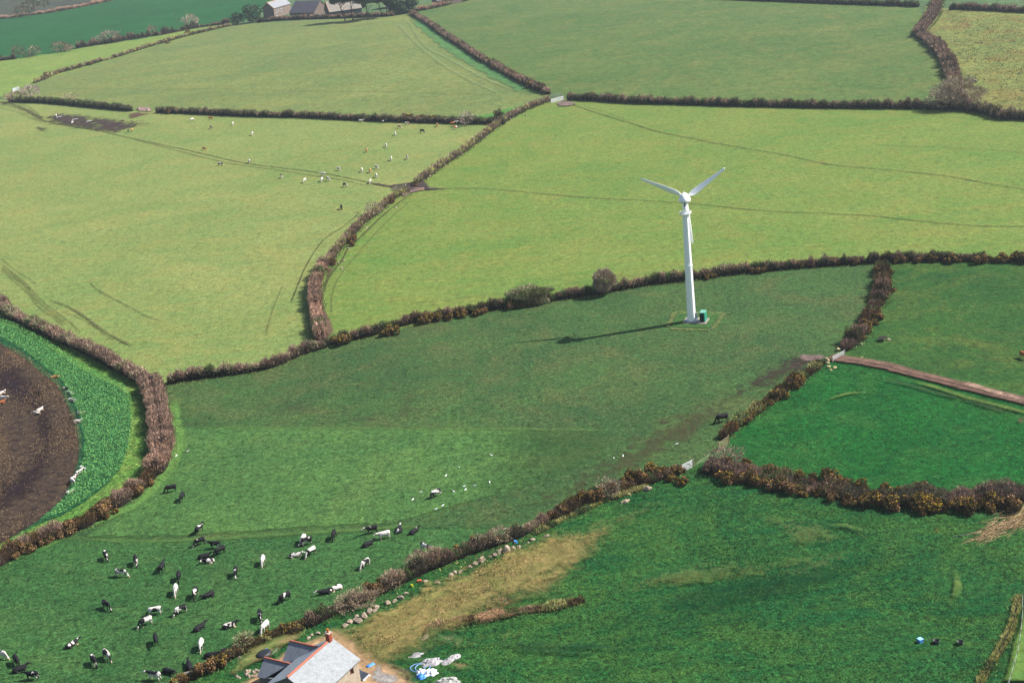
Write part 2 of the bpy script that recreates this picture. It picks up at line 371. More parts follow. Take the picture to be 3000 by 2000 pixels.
def dome_mesh(seed, rx, ry, rz, z0, pal, tl, tw, n, name, up=.5, fill=.35, leaf=False):
    rng=np.random.default_rng(seed); d=sphere_pts(n,rng,False); lum=wave(rng,6,1.5,4.,3)
    az=np.arctan2(d[:,1],d[:,0]); r=(1+.24*lum(d[:,2]*2,az*1.0))*rng.uniform(fill,1,n)**.45
    P=np.stack([d[:,0]*rx*r,d[:,1]*ry*r,z0+rz+d[:,2]*rz*r],1); P[:,2]=np.maximum(P[:,2],.05)
    pa=np.concatenate([PALA[k] for k in pal])
    C=pa[rng.integers(0,len(pa),n)]*rng.uniform(.6,1.25,(n,1))
    if leaf: V,T=leaf_soup(P,d,tl*rng.uniform(.6,1.3,n),rng,.9); C=np.repeat(C,4,0)
    else:
        D=d+rng.normal(size=d.shape)*.35+np.array([0,0,up]); D/=np.linalg.norm(D,axis=1)[:,None]
        V,T=tri_soup(P,D,tl*rng.uniform(.4,1.2,n),tw*rng.uniform(.6,1.3,n),rng); C=np.repeat(C,3,0)
    me=fastmesh(name,V,T,C); me.materials.append(VEG); return me
BARK=plain('bark', alb(92,82,74), .9, 0, .3, 6)
BARKD=plain('dark bark', alb(60,54,50), .9, 0, .3, 6)
def limbs(h, r0, spread, seed, n=9, lean=(0,0)):
    rng=random.Random(seed); m=MB(); top=Vector((lean[0],lean[1],h))
    m.path([(0,0,-.1),tuple(top*.35+Vector((rng.uniform(-.1,.1),rng.uniform(-.1,.1),0))),tuple(top)],[r0,r0*.75,r0*.35],7)
    for k in range(n):
        t=rng.uniform(.3,.95); b=top*t; a=rng.uniform(0,6.28); d=Vector((math.cos(a),math.sin(a),rng.uniform(.5,1.1)))
        e=b+d*spread*rng.uniform(.45,.85); m.path([tuple(b),tuple(b+(e-b)*.5+Vector((0,0,.12*spread))),tuple(e)],[r0*.38,r0*.26,r0*.1],5)
    return m
def tree(name,label,base,h,trunk_h,rx,rz,pal,seed,cat='tree',group=None,leaf=False,n=None,z0=None,lean=(0,0),bark=None,fill=.35,up=.5,ry=None):
    t=empty(name,base,0,label,cat,group); px=2.93/ppm(base)
    limbs(trunk_h+ (h-trunk_h)*.45, .09+h*.018, rx*.8, seed, lean=lean).build('trunk',bark or BARK,t,True)
    if leaf: tl,tw=max(.26,px*1.4),0; n=n or int(4*math.pi*rx*rz/(tl*tl)*2.6)
    else: tl,tw=max(.55,px*3.0),max(.05,px*.42); n=n or int(4*math.pi*rx*rz/(tl*tw*.5)*.75)
    n=min(n,60000); me=dome_mesh(seed,rx,ry or rx,rz,(trunk_h if z0 is None else z0),pal,tl,tw,n,'crown',up,fill,leaf)
    c=link(bpy.data.objects.new('crown',me),t); c.location=(lean[0],lean[1],0); return t
def dupe(o, loc, rz=0, s=1.0, label=None, group=None):
    c=o.copy(); COL.objects.link(c); c.location=loc; c.rotation_euler=(0,0,rz); c.scale=(s,s,s) if not isinstance(s,tuple) else s
    if label: c['label']=label
    if group: c['group']=group
    for ch in o.children:
        d=ch.copy(); COL.objects.link(d); d.parent=c
    return c
#PART2
# ================================================================== camera, sun, sky
cam=bpy.data.cameras.new('camera'); camo=bpy.data.objects.new('camera',cam); COL.objects.link(camo); SC.camera=camo
cam.sensor_width=36; cam.lens=F/3000*36; cam.clip_end=20000; cam.clip_start=1
M=Matrix(((cr[0],cu[0],-cf[0],0),(cr[1],cu[1],-cf[1],0),(cr[2],cu[2],-cf[2],H),(0,0,0,1))); camo.matrix_world=M
tb=g(2027,942); hs=g(1657,1002); sv=Vector((hs.x-tb.x,hs.y-tb.y,-28.7)).normalized()
sun=bpy.data.lights.new('sun','SUN'); sun.energy=5.0; sun.angle=math.radians(.5); sun.color=(1,.955,.88)
so=bpy.data.objects.new('sun',sun); COL.objects.link(so); so.rotation_euler=sv.to_track_quat('-Z','Y').to_euler()
to=-sv; elev=math.asin(to.z); azi=math.atan2(to.x,to.y)
W=bpy.data.worlds.new('World'); SC.world=W; W.use_nodes=True; wn=W.node_tree; bg=wn.nodes['Background']
sky=wn.nodes.new('ShaderNodeTexSky'); sky.sky_type='NISHITA'; sky.sun_disc=False; sky.sun_elevation=elev; sky.sun_rotation=azi
sky.air_density=1.2; sky.dust_density=1.5; wn.links.new(sky.outputs[0],bg.inputs[0]); bg.inputs[1].default_value=.075
vs=SC.view_settings; vs.view_transform='Standard'; vs.look='None'; vs.exposure=EXPO; vs.gamma=1; vs.use_curve_mapping=False
SC.cycles.transparent_max_bounces=40; SC.cycles.max_bounces=6; SC.cycles.volume_bounces=0
# ================================================================== fields
G={}
G['base']=grassmat('far grass',(112,142,92),(88,120,78),(134,140,96),tuft=5,amp=.3)
G['A']=grassmat('pale grazed pasture',(164,184,112),(134,170,98),(180,176,104),streak=.35,tuft=1.9,amp=.24,bumpd=.05,k=(0.852,0.804,0.749))
G['B']=grassmat('yellow green pasture',(154,182,92),(126,172,82),(180,176,90),big=40,streak=1.45,tuft=1.8,amp=.24,bumpd=.05,k=(0.724,0.708,0.708))
G['C']=grassmat('upper pasture',(148,174,110),(118,154,100),(166,164,108),big=90,streak=1.3,tuft=3.6,amp=.24,bumpd=.04,k=(0.856,0.776,0.61))
G['D']=grassmat('upper right pasture',(112,152,96),(88,138,84),(146,158,106),big=80,streak=1.5,patch=.7,tuft=3.6,amp=.26,bumpd=.04,k=(0.842,0.727,0.507))
G['E']=grassmat('rough pasture',(160,170,92),(122,146,78),(150,128,72),big=30,patch=.9,tuft=3.2,amp=.42,bumpd=.12,k=(0.931,0.868,0.899))
G['S']=grassmat('pale strip pasture',(150,184,104),(128,170,96),(166,178,110),tuft=5,amp=.2,bumpd=.03,k=(0.908,0.799,0.617))
G['T']=grassmat('blue green crop',(74,140,98),(58,122,84),(104,158,116),big=120,tuft=6,amp=.2,bumpd=.03,k=(0.264,0.548,0.275))
G['P']=grassmat('turbine field grass',(80,124,72),(64,106,66),(104,120,78),big=30,patch=.75,tuft=1.0,amp=.42,bumpd=.12,k=(1.08,0.908,0.779))
G['P2']=grassmat('lower turbine field grass',(70,128,62),(52,112,60),(92,140,66),big=30,patch=.5,tuft=1.1,amp=.4)
G['P3']=grassmat('rich grass',(52,108,58),(38,90,54),(78,122,70),big=26,patch=.5,tuft=1,amp=.4)
G['Q']=grassmat('right pasture',(74,130,64),(52,112,58),(118,142,74),big=28,patch=.6,tuft=1.3,amp=.36,bumpd=.1,k=(0.845,0.707,0.603))
G['R']=grassmat('bright green pasture',(44,122,58),(30,104,52),(84,134,68),big=24,patch=.85,tuft=1.2,amp=.42,bumpd=.12,k=(0.62,0.791,0.634))
G['Z']=grassmat('dark lush pasture',(46,106,64),(36,96,58),(96,128,66),big=20,patch=.8,streak=.35,tuft=.8,amp=.55,bumpd=.2,k=(0.762,0.918,0.669))
G['margin']=grassmat('field margin grass',(124,164,74),(84,140,62),(160,160,92),big=12,tuft=1.2,amp=.5,bumpd=.2)
G['olive']=grassmat('olive rough ground',(84,92,72),(64,74,62),(120,112,88),big=60,tuft=7,amp=.35)
s=9000
field('ground',[(-s,-1200),(s,-1200),(s,14000),(-s,14000)],G['base'],'wide grassy ground under all the fields',0,lambda x,y,z:Vector((x,y,0)))
field('pasture',[(-120,50),(0,46),(50,41),(125,30),(200,16),(262,2),(320,-12),(330,-60),(-120,-60)],G['olive'],'dull olive rough field beyond the bracken bank')
field('pasture',[(-120,52),(0,44),(50,38),(125,27),(200,13),(262,0),(320,-14),(660,-26),(625,6),(590,40),(525,56),(475,62),(425,70),(375,80),(312,92),(275,96),(225,103),(175,113),(140,120),(80,128),(38,135),(0,140),(-120,156)],G['T'],'blue green field at the upper left')
field('pasture',[(-120,156),(0,140),(38,135),(80,128),(140,120),(175,113),(225,103),(275,96),(312,92),(375,80),(425,70),(475,62),(525,56),(525,62),(462,77),(425,87),(375,100),(325,117),(275,132),(225,147),(175,162),(125,174),(88,189),(50,202),(0,222),(-120,250)],G['S'],'pale green strip field between two thin hedges')
field('pasture',[(0,222),(50,202),(88,189),(125,174),(175,162),(225,147),(275,132),(325,117),(375,100),(425,87),(462,77),(525,62),(588,54),(740,46),(890,38),(940,32),(985,62),(1040,102),(1100,138),(1180,182),(1265,225),(1150,286),(1000,284),(900,280),(700,272),(500,266),(350,258),(300,255),(150,242),(20,232)],G['C'],'wide upper pasture below the stone farmhouse')
field('pasture',[(940,32),(960,12),(1080,-8),(1120,-40),(1650,-40),(1650,-1),(1800,4),(1950,10),(2110,16),(2122,50),(2105,76),(2140,104),(2178,142),(2195,200),(2200,254),(2100,250),(1900,248),(1700,244),(1450,236),(1300,227),(1265,225),(1180,182),(1100,138),(1040,102),(985,62)],G['D'],'large green pasture at the top right')
field('pasture',[(2125,14),(2170,20),(2240,26),(2500,30),(2500,290),(2352,278),(2280,270),(2200,256),(2195,200),(2178,142),(2140,104),(2105,76),(2122,50)],G['E'],'rough yellow brown tussocky pasture at the right edge')
field('pasture',[(-150,210),(20,232),(150,242),(300,255),(350,258),(500,266),(700,272),(900,280),(1000,284),(1150,288),(1100,324),(1060,354),(1020,380),(960,424),(905,460),(880,485),(835,515),(790,560),(752,615),(730,660),(727,710),(745,790),(690,810),(620,840),(530,855),(460,864),(350,886),(325,876),(260,843),(190,806),(100,757),(50,730),(0,694),(-150,600)],G['A'],'pale green pasture with the upper cattle herd')
field('pasture',[(1265,226),(1300,228),(1450,237),(1700,245),(1900,249),(2100,251),(2200,257),(2280,271),(2500,285),(2500,602),(2352,602),(2100,599),(1990,605),(1850,615),(1700,629),(1480,655),(1280,689),(1040,727),(850,771),(742,792),(727,710),(730,660),(752,615),(790,560),(835,515),(880,485),(905,460),(960,424),(1020,380),(1060,354),(1100,324),(1150,288)],G['B'],'yellow green pasture behind the turbine')
field('pasture',[(350,886),(460,866),(530,857),(620,842),(690,812),(742,792),(850,771),(1040,727),(1280,689),(1480,655),(1700,629),(1850,615),(2030,603),(2030,625),(2028,665),(2012,705),(1992,745),(1967,780),(1930,815),(1880,845),(1800,902),(1740,940),(1660,1012),(1645,1030),(1585,1072),(1500,1102),(1400,1136),(1330,1160),(1260,1195),(1190,1230),(1110,1250),(1040,1280),(960,1310),(880,1350),(800,1390),(720,1425),(620,1460),(560,1485),(480,1535),(400,1572),(300,1680),(-120,1680),(-120,1330),(0,1292),(90,1240),(200,1195),(290,1150),(350,1100),(385,1050),(380,950),(365,905)],G['P'],'dark green grazing field with the wind turbine')
field('pasture',[(2030,603),(2100,600),(2352,604),(2500,606),(2500,965),(2352,925),(2250,895),(2150,870),(2060,848),(1990,835),(1925,822),(1967,780),(1992,745),(2012,705),(2028,665)],G['Q'],'green pasture right of the gorse hedge')
field('pasture',[(1925,822),(1990,835),(2060,848),(2150,870),(2250,895),(2352,925),(2500,965),(2500,1150),(2352,1135),(2300,1130),(2200,1140),(2100,1135),(2000,1130),(1900,1110),(1800,1090),(1700,1070),(1620,1060),(1645,1030),(1660,1012),(1740,940),(1800,902),(1880,845)],G['R'],'bright green paddock below the dirt lane')
field('pasture',[(1585,1072),(1620,1060),(1700,1075),(1800,1095),(1900,1115),(2000,1135),(2100,1140),(2200,1145),(2300,1135),(2500,1130),(2500,1700),(300,1700),(400,1572),(480,1535),(560,1485),(620,1460),(720,1425),(800,1390),(880,1350),(960,1310),(1040,1280),(1110,1250),(1190,1230),(1260,1195),(1330,1160),(1400,1136),(1500,1102)],G['Z'],'dark lush pasture at the lower right')
field('pasture',[(-150,600),(0,680),(25,720),(60,740),(110,765),(190,815),(260,852),(325,882),(350,892),(368,910),(378,960),(375,1040),(350,1100),(290,1152),(200,1195),(90,1240),(0,1292),(-120,1340)],G['margin'],'grassy margin round the kale strip')
# kale strip and the strip-grazed brown ground
patch('kale_strip',[(-40,722),(0,738),(40,752),(110,790),(190,845),(250,875),(290,895),(305,925),(306,985),(300,1030),(285,1075),(255,1110),(200,1155),(150,1185),(95,1205),(50,1225),(0,1180),(0,900),(-40,850)],None or decalmat('kale leaves',(70,152,90),(36,94,62),.9,.25,1.0,.8,.6,k=1.0),.8,'strip of bushy blue green kale beside the brown ground',110)
brown=decalmat('grazed soil',(100,82,66),(52,42,42),1.1,.2,1.0,.95,.12)
patch('bare_soil',[(-120,730),(0,783),(50,812),(100,852),(138,882),(160,920),(180,970),(190,1020),(188,1060),(172,1108),(148,1150),(100,1193),(50,1226),(0,1256),(-120,1310)],brown,.8,'strip grazed brown ground littered with pale stalks',90)
soil2=decalmat('trodden soil',(66,48,52),(44,34,40),.5,.35,.88,.9,.1)
patch('bare_soil',[(0,820),(60,835),(110,870),(140,920),(155,980),(150,1060),(120,1110),(60,1160),(0,1190),(-60,1180),(-40,1130),(30,1080),(60,1030),(50,960),(-40,900),(-60,800)],soil2,4,'darker trodden soil in the brown ground',60)
stalk=decalmat('pale stalks',(176,146,106),(120,94,70),2.0,.4,.75,.95,.1)
patch('stubble',[(0,778),(50,810),(100,850),(138,880),(162,925),(180,975),(190,1020),(188,1060),(165,1115),(140,1150),(120,1140),(150,1090),(160,1040),(155,980),(135,925),(105,885),(60,850),(0,815)],stalk,2.0,'pale stalk litter along the kale edge',80)
patch('stubble',[(-40,930),(40,960),(60,1020),(40,1080),(-40,1110)],stalk,5,'pale stalk litter in the middle of the brown ground',50)
# tone changes inside the turbine field
d2=lambda a,b: (lambda Q: np.clip((Q@np.array(a)-b[0])/(b[1]-b[0]),0,1))
dm2=grassmat('greener sward',(92,134,70),(76,118,64),(108,136,74),big=30,patch=.5,tuft=1.3,amp=.38,bumpd=.12,masked=True)
x1=go(1450,985).x
patch('pasture',[(395,978),(700,981),(1000,983),(1250,985),(1480,990),(1400,1050),(1250,1110),(1100,1150),(900,1205),(700,1215),(400,1235),(180,1238),(290,1170),(360,1110),(398,1050),(402,1000)],dm2,.7,'greener middle band of the turbine field',90,fadefn=lambda Q: np.clip((x1+6-Q[:,0])/45,0,1))
dm3=grassmat('rich sward',(74,120,64),(56,102,56),(98,126,70),big=26,patch=.5,tuft=1.0,amp=.45,bumpd=.15,masked=True)
patch('pasture',[(120,1236),(400,1240),(600,1232),(900,1212),(1130,1206),(1190,1222),(1110,1246),(1040,1276),(960,1306),(880,1346),(800,1386),(720,1422),(620,1458),(560,1482),(480,1532),(400,1572),(300,1700),(-160,1700),(-160,1345),(0,1297),(60,1262)],dm3,1.0,'rich green lower corner of the turbine field',100)
lt=decalmat('light grass line',(116,152,78),(96,138,72),.6,.5,.6,.95,.1)
ribbon('pasture',[(170,1238),(300,1243),(450,1240),(600,1231),(760,1221),(900,1213),(1000,1210)],1.0,lt,'light green mowing line across the lower herd')
ribbon('pasture',[(410,981),(700,984),(1000,986),(1250,987),(1420,990)],1.0,lt,'pale line where the field changes tone')
edge=decalmat('bright verge',(132,176,92),(104,156,76),.8,.5,.75,.95,.1)
ribbon('grass_verge',[(395,900),(405,960),(410,1010),(398,1065),(372,1100),(320,1150),(260,1185),(180,1215),(90,1262),(20,1300)],2.4,edge,'bright verge along the foot of the purple hedge')
wornm=decalmat('brown worn grass',(90,94,62),(98,84,62),.8,.7,.5,.95,.1)
wornl=decalmat('dull worn grass',(94,108,74),(100,100,72),.6,.6,.4,.95,.1)
patch('worn_ground',[(1900,815),(1850,808),(1760,850),(1640,900),(1500,960),(1400,1030),(1250,1110),(1080,1180),(1130,1215),(1260,1185),(1400,1125),(1520,1085),(1640,1010),(1700,950),(1800,890),(1885,838)],wornm,5,'brownish worn strip of grass inside the turbine field hedge',90)
patch('worn_ground',[(1910,800),(1840,795),(1740,830),(1600,890),(1440,950),(1330,1020),(1180,1100),(1000,1190),(1130,1240),(1270,1190),(1410,1130),(1530,1085),(1650,1015),(1720,945),(1810,885),(1900,838)],decalmat('wide worn grass',(90,94,62),(98,88,62),.8,.5,.42,.95,.1),16,'broad brownish tinge inside the turbine field hedge',90)
patch('worn_ground',[(900,880),(1000,870),(1060,930),(1050,975),(900,978),(800,975)],wornl,8,'dull worn patch in the turbine field',40)
patch('worn_ground',[(560,930),(700,900),(900,940),(850,978),(600,978)],wornl,7,'dull brownish patch along the pale line',40)
mud=decalmat('dark mud',(88,68,68),(60,48,52),.6,.45,.95,.85,.06,spec=.2)
mudl=decalmat('pale trodden mud',(166,138,128),(112,88,84),.6,.4,.9,.7,.05,spec=.3)
patch('mud',[(1912,808),(1860,800),(1800,812),(1740,842),(1660,900),(1640,940),(1720,915),(1800,885),(1870,855),(1912,836)],decalmat('gate mud',(90,70,64),(64,54,48),.7,.6,.85,.9,.06),7,'dark churned mud inside the field gate',50)
patch('mud',[(1900,815),(1840,812),(1825,825),(1850,835),(1900,828)],mudl,1.6,'pale wet mud in the gateway',30)
# turbine grass square
tg_=decalmat('ungrazed pale grass',(146,152,92),(104,130,72),.9,.7,.75,.95,.2)
sq=[g(1976,914),g(2124,920),g(2088,968),g(1956,962)]
patch('grass_verge',[(1548,716),(1667,718),(1637,758),(1533,755)],decalmat('ungrazed green grass',(96,140,70),(70,116,62),.9,.3,.8,.95,.2),.8,'ungrazed square of longer grass round the turbine',40)
for a,b in (((1550,718),(1664,720)),((1664,720),(1636,757)),((1550,718),(1534,752)),((1540,756),(1630,760))):
    ribbon('grass_verge',[a,((a[0]+b[0])/2,(a[1]+b[1])/2),b],1.3,tg_,'pale fringe of the ungrazed square',ends=False)
# ------------------------------------------------------------------ cattle tracks, wheel marks
trk=decalmat('trodden track',(104,98,66),(78,76,54),.8,.7,.66,.95,.05,ns=1.0)
trkf=decalmat('faint track',(126,128,78),(104,108,66),.8,.8,.42,.95,.04,ns=1.2)
ribbon('cattle_track',[(0,235),(60,256),(110,281),(180,293),(230,302),(300,318),(380,335),(450,350),(500,362),(560,375),(640,386),(730,397),(800,410),(870,425),(935,438)],0.84,trk,'dark cattle track crossing the upper herd')
ribbon('cattle_track',[(300,318),(400,345),(520,374),(640,392),(760,410),(860,430)],1.3,trkf,'faint second track below the herd track')
ribbon('cattle_track',[(945,438),(1000,435),(1100,434),(1200,442),(1350,455),(1500,463),(1600,470),(1750,485),(1900,492),(2000,497),(2100,508),(2250,520),(2420,521)],0.61,trk,'dark cattle track running behind the turbine')
ribbon('cattle_track',[(1310,240),(1370,260),(1450,285),(1510,303),(1600,322),(1700,340),(1800,357),(1900,378),(2000,388),(2100,397),(2200,410),(2300,428),(2420,446)],0.67,trk,'cattle track slanting across the yellow green pasture')
ribbon('cattle_track',[(1335,243),(1400,262),(1470,290),(1510,303),(1560,312),(1640,326)],0.45,trkf,'short branch of the slanting track')
ribbon('cattle_track',[(1990,333),(2100,338),(2200,341),(2400,354)],0.51,trkf,'faint track near the right edge')
ribbon('cattle_track',[(1860,255),(1960,258),(2100,265),(2250,275),(2400,284)],0.51,trkf,'faint track under the upper right hedge')
ribbon('cattle_track',[(1190,414),(1250,417),(1300,412),(1400,411),(1480,410)],0.39,trkf,'thin broken track left of the blades')
for pts,w,m,l in (
 ([(0,870),(110,965),(220,1055),(305,1140),(380,1230),(510,1330),(640,1430)],.8,trkf,'middle wheel mark along the lower left hedge'),
 ([(60,900),(200,1020),(310,1120)],.8,trkf,'short wheel mark by the left edge'),
 ([(0,850),(120,940),(250,1050),(330,1130),(400,1210),(520,1300),(650,1400),(760,1500)],0.56,trkf,'inner wheel mark along the lower left hedge'),
 ([(0,890),(100,990),(190,1060),(280,1150),(360,1250),(500,1360),(620,1450)],0.68,trkf,'outer wheel mark along the lower left hedge'),
 ([(0,800),(150,920),(260,990),(360,1060)],0.5,trkf,'upper wheel mark by the left edge'),
 ([(430,1190),(640,1260),(780,1350),(900,1440),(1100,1560),(1250,1640)],0.81,trk,'dark wheel mark above the lower left hedge'),
 ([(560,1290),(700,1340),(820,1400),(960,1500),(1080,1580)],0.5,trkf,'side branch of the dark wheel mark'),
 ([(820,1020),(900,1100),(1050,1180),(1200,1260),(1350,1340),(1530,1400)],0.34,trk,'thin lone cattle track in the pale pasture')):
    ribbon('wheel_track',pts,w,m,l,fn=lambda x,y,z=0: gz((0,1),x,y,z))
f1=lambda x,y,z=0: gz((1,1),x,y,z)
for pts,w,m,l in (
 ([(1480,195),(1340,280),(1250,350),(1100,480),(960,620),(850,720),(790,830),(700,950),(645,1040),(610,1200),(640,1330),(700,1420)],0.74,trk,'dark path hugging the winding hedge'),
 ([(1440,260),(1200,480),(1050,640),(950,750),(830,900),(740,1030),(700,1180),(700,1350)],0.5,trkf,'second path right of the winding hedge'),
 ([(985,365),(830,500),(650,620),(540,750),(460,890),(390,1050),(320,1240)],0.5,trk,'path left of the winding hedge'),
 ([(265,1030),(180,1220),(130,1380),(90,1530)],0.5,trkf,'short path low in the pale pasture'),
 ([(1350,1230),(1600,1210),(1850,1180),(2100,1150),(2352,1130),(2700,1070),(3300,985),(3900,920)],0.5,trkf,'wheel mark above the long hedge')):
    ribbon('wheel_track',pts,w,m,l,fn=f1)
soilred=decalmat('red brown soil',(128,92,78),(96,72,64),.6,.45,.85,.9,.05)
patch('mud',[(640,890),(740,900),(700,950),(670,1030),(640,1050),(640,950)],soilred,1.2,'red brown bare patch beside the winding hedge',30,fn=f1)
patch('mud',[(590,1250),(680,1300),(740,1420),(760,1500),(600,1560),(560,1400)],decalmat('bramble litter',(156,118,108),(112,84,78),.8,.5,.85,.95,.15),2,'pinkish litter in the hedge corner',30,fn=f1)
# gateway on the herd track
patch('mud',[(1230,150),(1400,145),(1560,150),(1700,165),(1560,190),(1430,215),(1400,240),(1330,260),(1300,200),(1230,180)],mudl,1.6,'pale wet mud in the hedge gap on the herd track',40,fn=f1)
patch('mud',[(1000,95),(1250,130),(1400,110),(1560,90),(1640,160),(1900,168),(1500,200),(1300,185),(1000,130)],mud,2.5,'dark mud around the hedge gap',50,fn=f1)
patch('mud',[(1440,165),(1560,160),(1555,190),(1440,195)],decalmat('muddy water',(170,128,88),(140,110,90),.3,.1,.95,.25,.01,spec=.5),.7,'shallow brown puddle in the gateway',20,fn=f1)
f0=lambda x,y,z=0: gz((0,0),x,y,z)
mudp=decalmat('poached mud',(94,74,72),(64,50,54),.5,.8,.92,.9,.06,ns=.5)
patch('mud',[(360,1085),(520,1030),(760,1045),(900,1060),(980,1130),(940,1215),(760,1210),(600,1190),(480,1165),(380,1130)],mudp,9,'dark poached mud round the left troughs',70,fn=f0)
patch('mud',[(760,1060),(1000,1075),(1200,1100),(1390,1150),(1240,1185),(1120,1230),(940,1232),(760,1210)],mudp,9,'dark poached mud right of the troughs',60,fn=f0)
patch('mud',[(1080,1130),(1230,1090),(1420,1120),(1500,1160),(1330,1180),(1180,1170)],decalmat('thin mud',(110,96,70),(90,74,60),.5,.9,.6,.9,.06,ns=.5),9,'thin mud fading into the grass beside the troughs',40,fn=f0)
patch('mud',[(-60,925),(120,950),(280,1010),(430,1070),(560,1120),(520,1180),(380,1150),(240,1080),(100,1010),(-60,975)],decalmat('thin mud b',(116,104,70),(94,78,60),.5,.9,.6,.9,.06,ns=.5),7,'thin mud along the track from the corner gate',60,fn=f0)
patch('mud',[(1130,1050),(1300,1025),(1440,1045),(1300,1080),(1150,1110)],soilred,6,'red brown mud below the stone gap',30,fn=f0)
patch('mud',[(300,1180),(370,1155),(460,1180),(440,1220),(330,1215)],decalmat('scattered mud',(84,80,58),(60,54,50),.5,.7,.75,.9,.05),4,'small scattered mud patch near the troughs',30,fn=f0)
patch('mud',[(1255,985),(1400,990),(1410,1035),(1260,1030)],decalmat('gap stones',(186,158,148),(150,120,114),.9,.2,.95,.9,.05),1.5,'pale stony ground in the gap of the dark hedge',20,fn=f0)
for pts,w,m,l in (
 ([(-60,930),(100,955),(240,1010),(330,1060),(420,1100)],1.86,trk,'muddy track from the upper left gate'),
 ([(-60,970),(60,1010),(180,1040),(300,1090),(430,1135)],0.99,trkf,'faint track beside the muddy track'),
 ([(60,920),(200,960),(300,1010),(380,1080)],1.12,trkf,'upper branch of the muddy track'),
 ([(440,1110),(640,1160),(800,1185),(960,1205),(1100,1232)],0.99,trk,'wheel mark under the troughs'),
 ([(470,825),(900,822),(1400,828),(1900,822),(2352,830),(2900,845),(3500,850),(4200,870),(4650,880)],0.81,trkf,'long faint track across the upper pasture'),
 ([(3750,200),(3900,420),(4150,560),(4400,700),(4700,830)],2.0,decalmat('pale wheel mark',(164,190,128),(150,176,118),.6,.5,.3,.95,.04),'pale wheel mark by the upper hedge'),
 ([(3650,220),(3850,430),(4100,620),(4350,760),(4600,870)],2.0,decalmat('pale wheel mark b',(162,186,126),(150,176,118),.6,.5,.28,.95,.04),'second pale wheel mark by the upper hedge')):
    ribbon('wheel_track',pts,w,m,l,fn=f0)
ribbon('grass_verge',[(1260,222),(1190,250),(1120,270),(1030,270),(960,265)],9,decalmat('lush edge',(84,160,60),(96,164,76),.2,.4,.7,.95,.1),'bright lush corner under the upper gate')
ribbon('grass_verge',[(950,42),(1000,85),(1060,128),(1130,168),(1210,210),(1250,226)],8,decalmat('lush edge b',(92,160,96),(110,166,96),.2,.4,.6,.95,.1),'lush strip left of the diagonal hedge')
patch('mud',[(1275,238),(1300,232),(1330,240),(1310,246),(1280,247)],mudl,1.5,'bare mud under the white upper gate',20)
# dirt lane
lane=decalmat('lane gravel',(150,116,102),(112,88,76),.5,.2,.97,.95,.04)
lanec=decalmat('pale gravel',(206,172,150),(180,146,128),.5,.6,.8,.95,.04)
fl=lambda x,y,z=0: gz((3,2),x,y,z)
ribbon('dirt_lane',[(585,150),(640,163),(700,175),(900,205),(1100,245),(1300,300),(1500,350),(1700,395),(1900,445),(2100,500),(2352,560),(2700,640)],3.3,lane,'red brown dirt lane leading to the gate',fn=fl,vary=.2,ends=False)
ribbon('dirt_lane',[(620,163),(700,182),(900,212),(1100,252),(1300,307),(1500,357),(1700,403),(1900,453),(2100,509),(2352,570)],.5,decalmat('rut',(110,86,74),(90,74,62),.8,.6,.7,.95,.04,ns=1),'dark wheel rut in the dirt lane',fn=fl)
ribbon('dirt_lane',[(1600,355),(1750,380),(1900,430),(2100,490),(2352,545),(2600,600)],1.6,lanec,'pale gravel along the lane',fn=fl)
ribbon('grass_verge',[(1200,350),(1500,430),(1800,520),(2100,600),(2352,670),(2600,735)],1.2,decalmat('dry verge',(124,142,66),(96,122,60),.5,.4,.8,.95,.1),'dry grass ridge below the lane',fn=fl)
ribbon('ditch',[(850,330),(1100,375),(1300,420),(1500,480),(1700,530),(1900,580),(2100,640),(2352,700)],1.1,decalmat('ditch',(78,84,54),(50,82,50),.6,.6,.65,.95,.2),'dark shallow ditch below the lane',fn=fl)
arc=decalmat('dry arc',(132,148,72),(100,136,64),.6,.45,.7,.95,.1)
ribbon('wheel_track',[(480,590),(540,560),(640,520),(750,495),(850,488),(960,500),(1100,530)],1.2,arc,'pale curved wheel arc in the bright paddock',fn=fl)
ribbon('wheel_track',[(290,950),(330,1010),(400,1050),(460,1065)],1.0,arc,'small pale arc near the gorse hedge',fn=fl)
patch('worn_ground',[(1420,1240),(1500,1210),(1620,1225),(1650,1265),(1560,1290),(1440,1280)],decalmat('ash grass',(150,158,120),(100,128,84),.8,.6,.8,.95,.1),1.5,'greyish bleached tuft by the wide hedge',30,fn=fl)
patch('bare_soil',[(2250,710),(2400,700),(2400,830),(2300,820),(2245,770)],decalmat('soil heap',(150,118,98),(104,84,68),.8,.4,.9,.95,.1),1.5,'small bare brown patch at the right edge',20,fn=fl)
patch('worn_ground',[(640,120),(760,60),(1000,120),(1200,200),(900,190)],decalmat('dull grass',(72,84,56),(58,74,52),.3,.4,.6,.95,.1),3,'dull strip of grass above the lane',30,fn=fl)
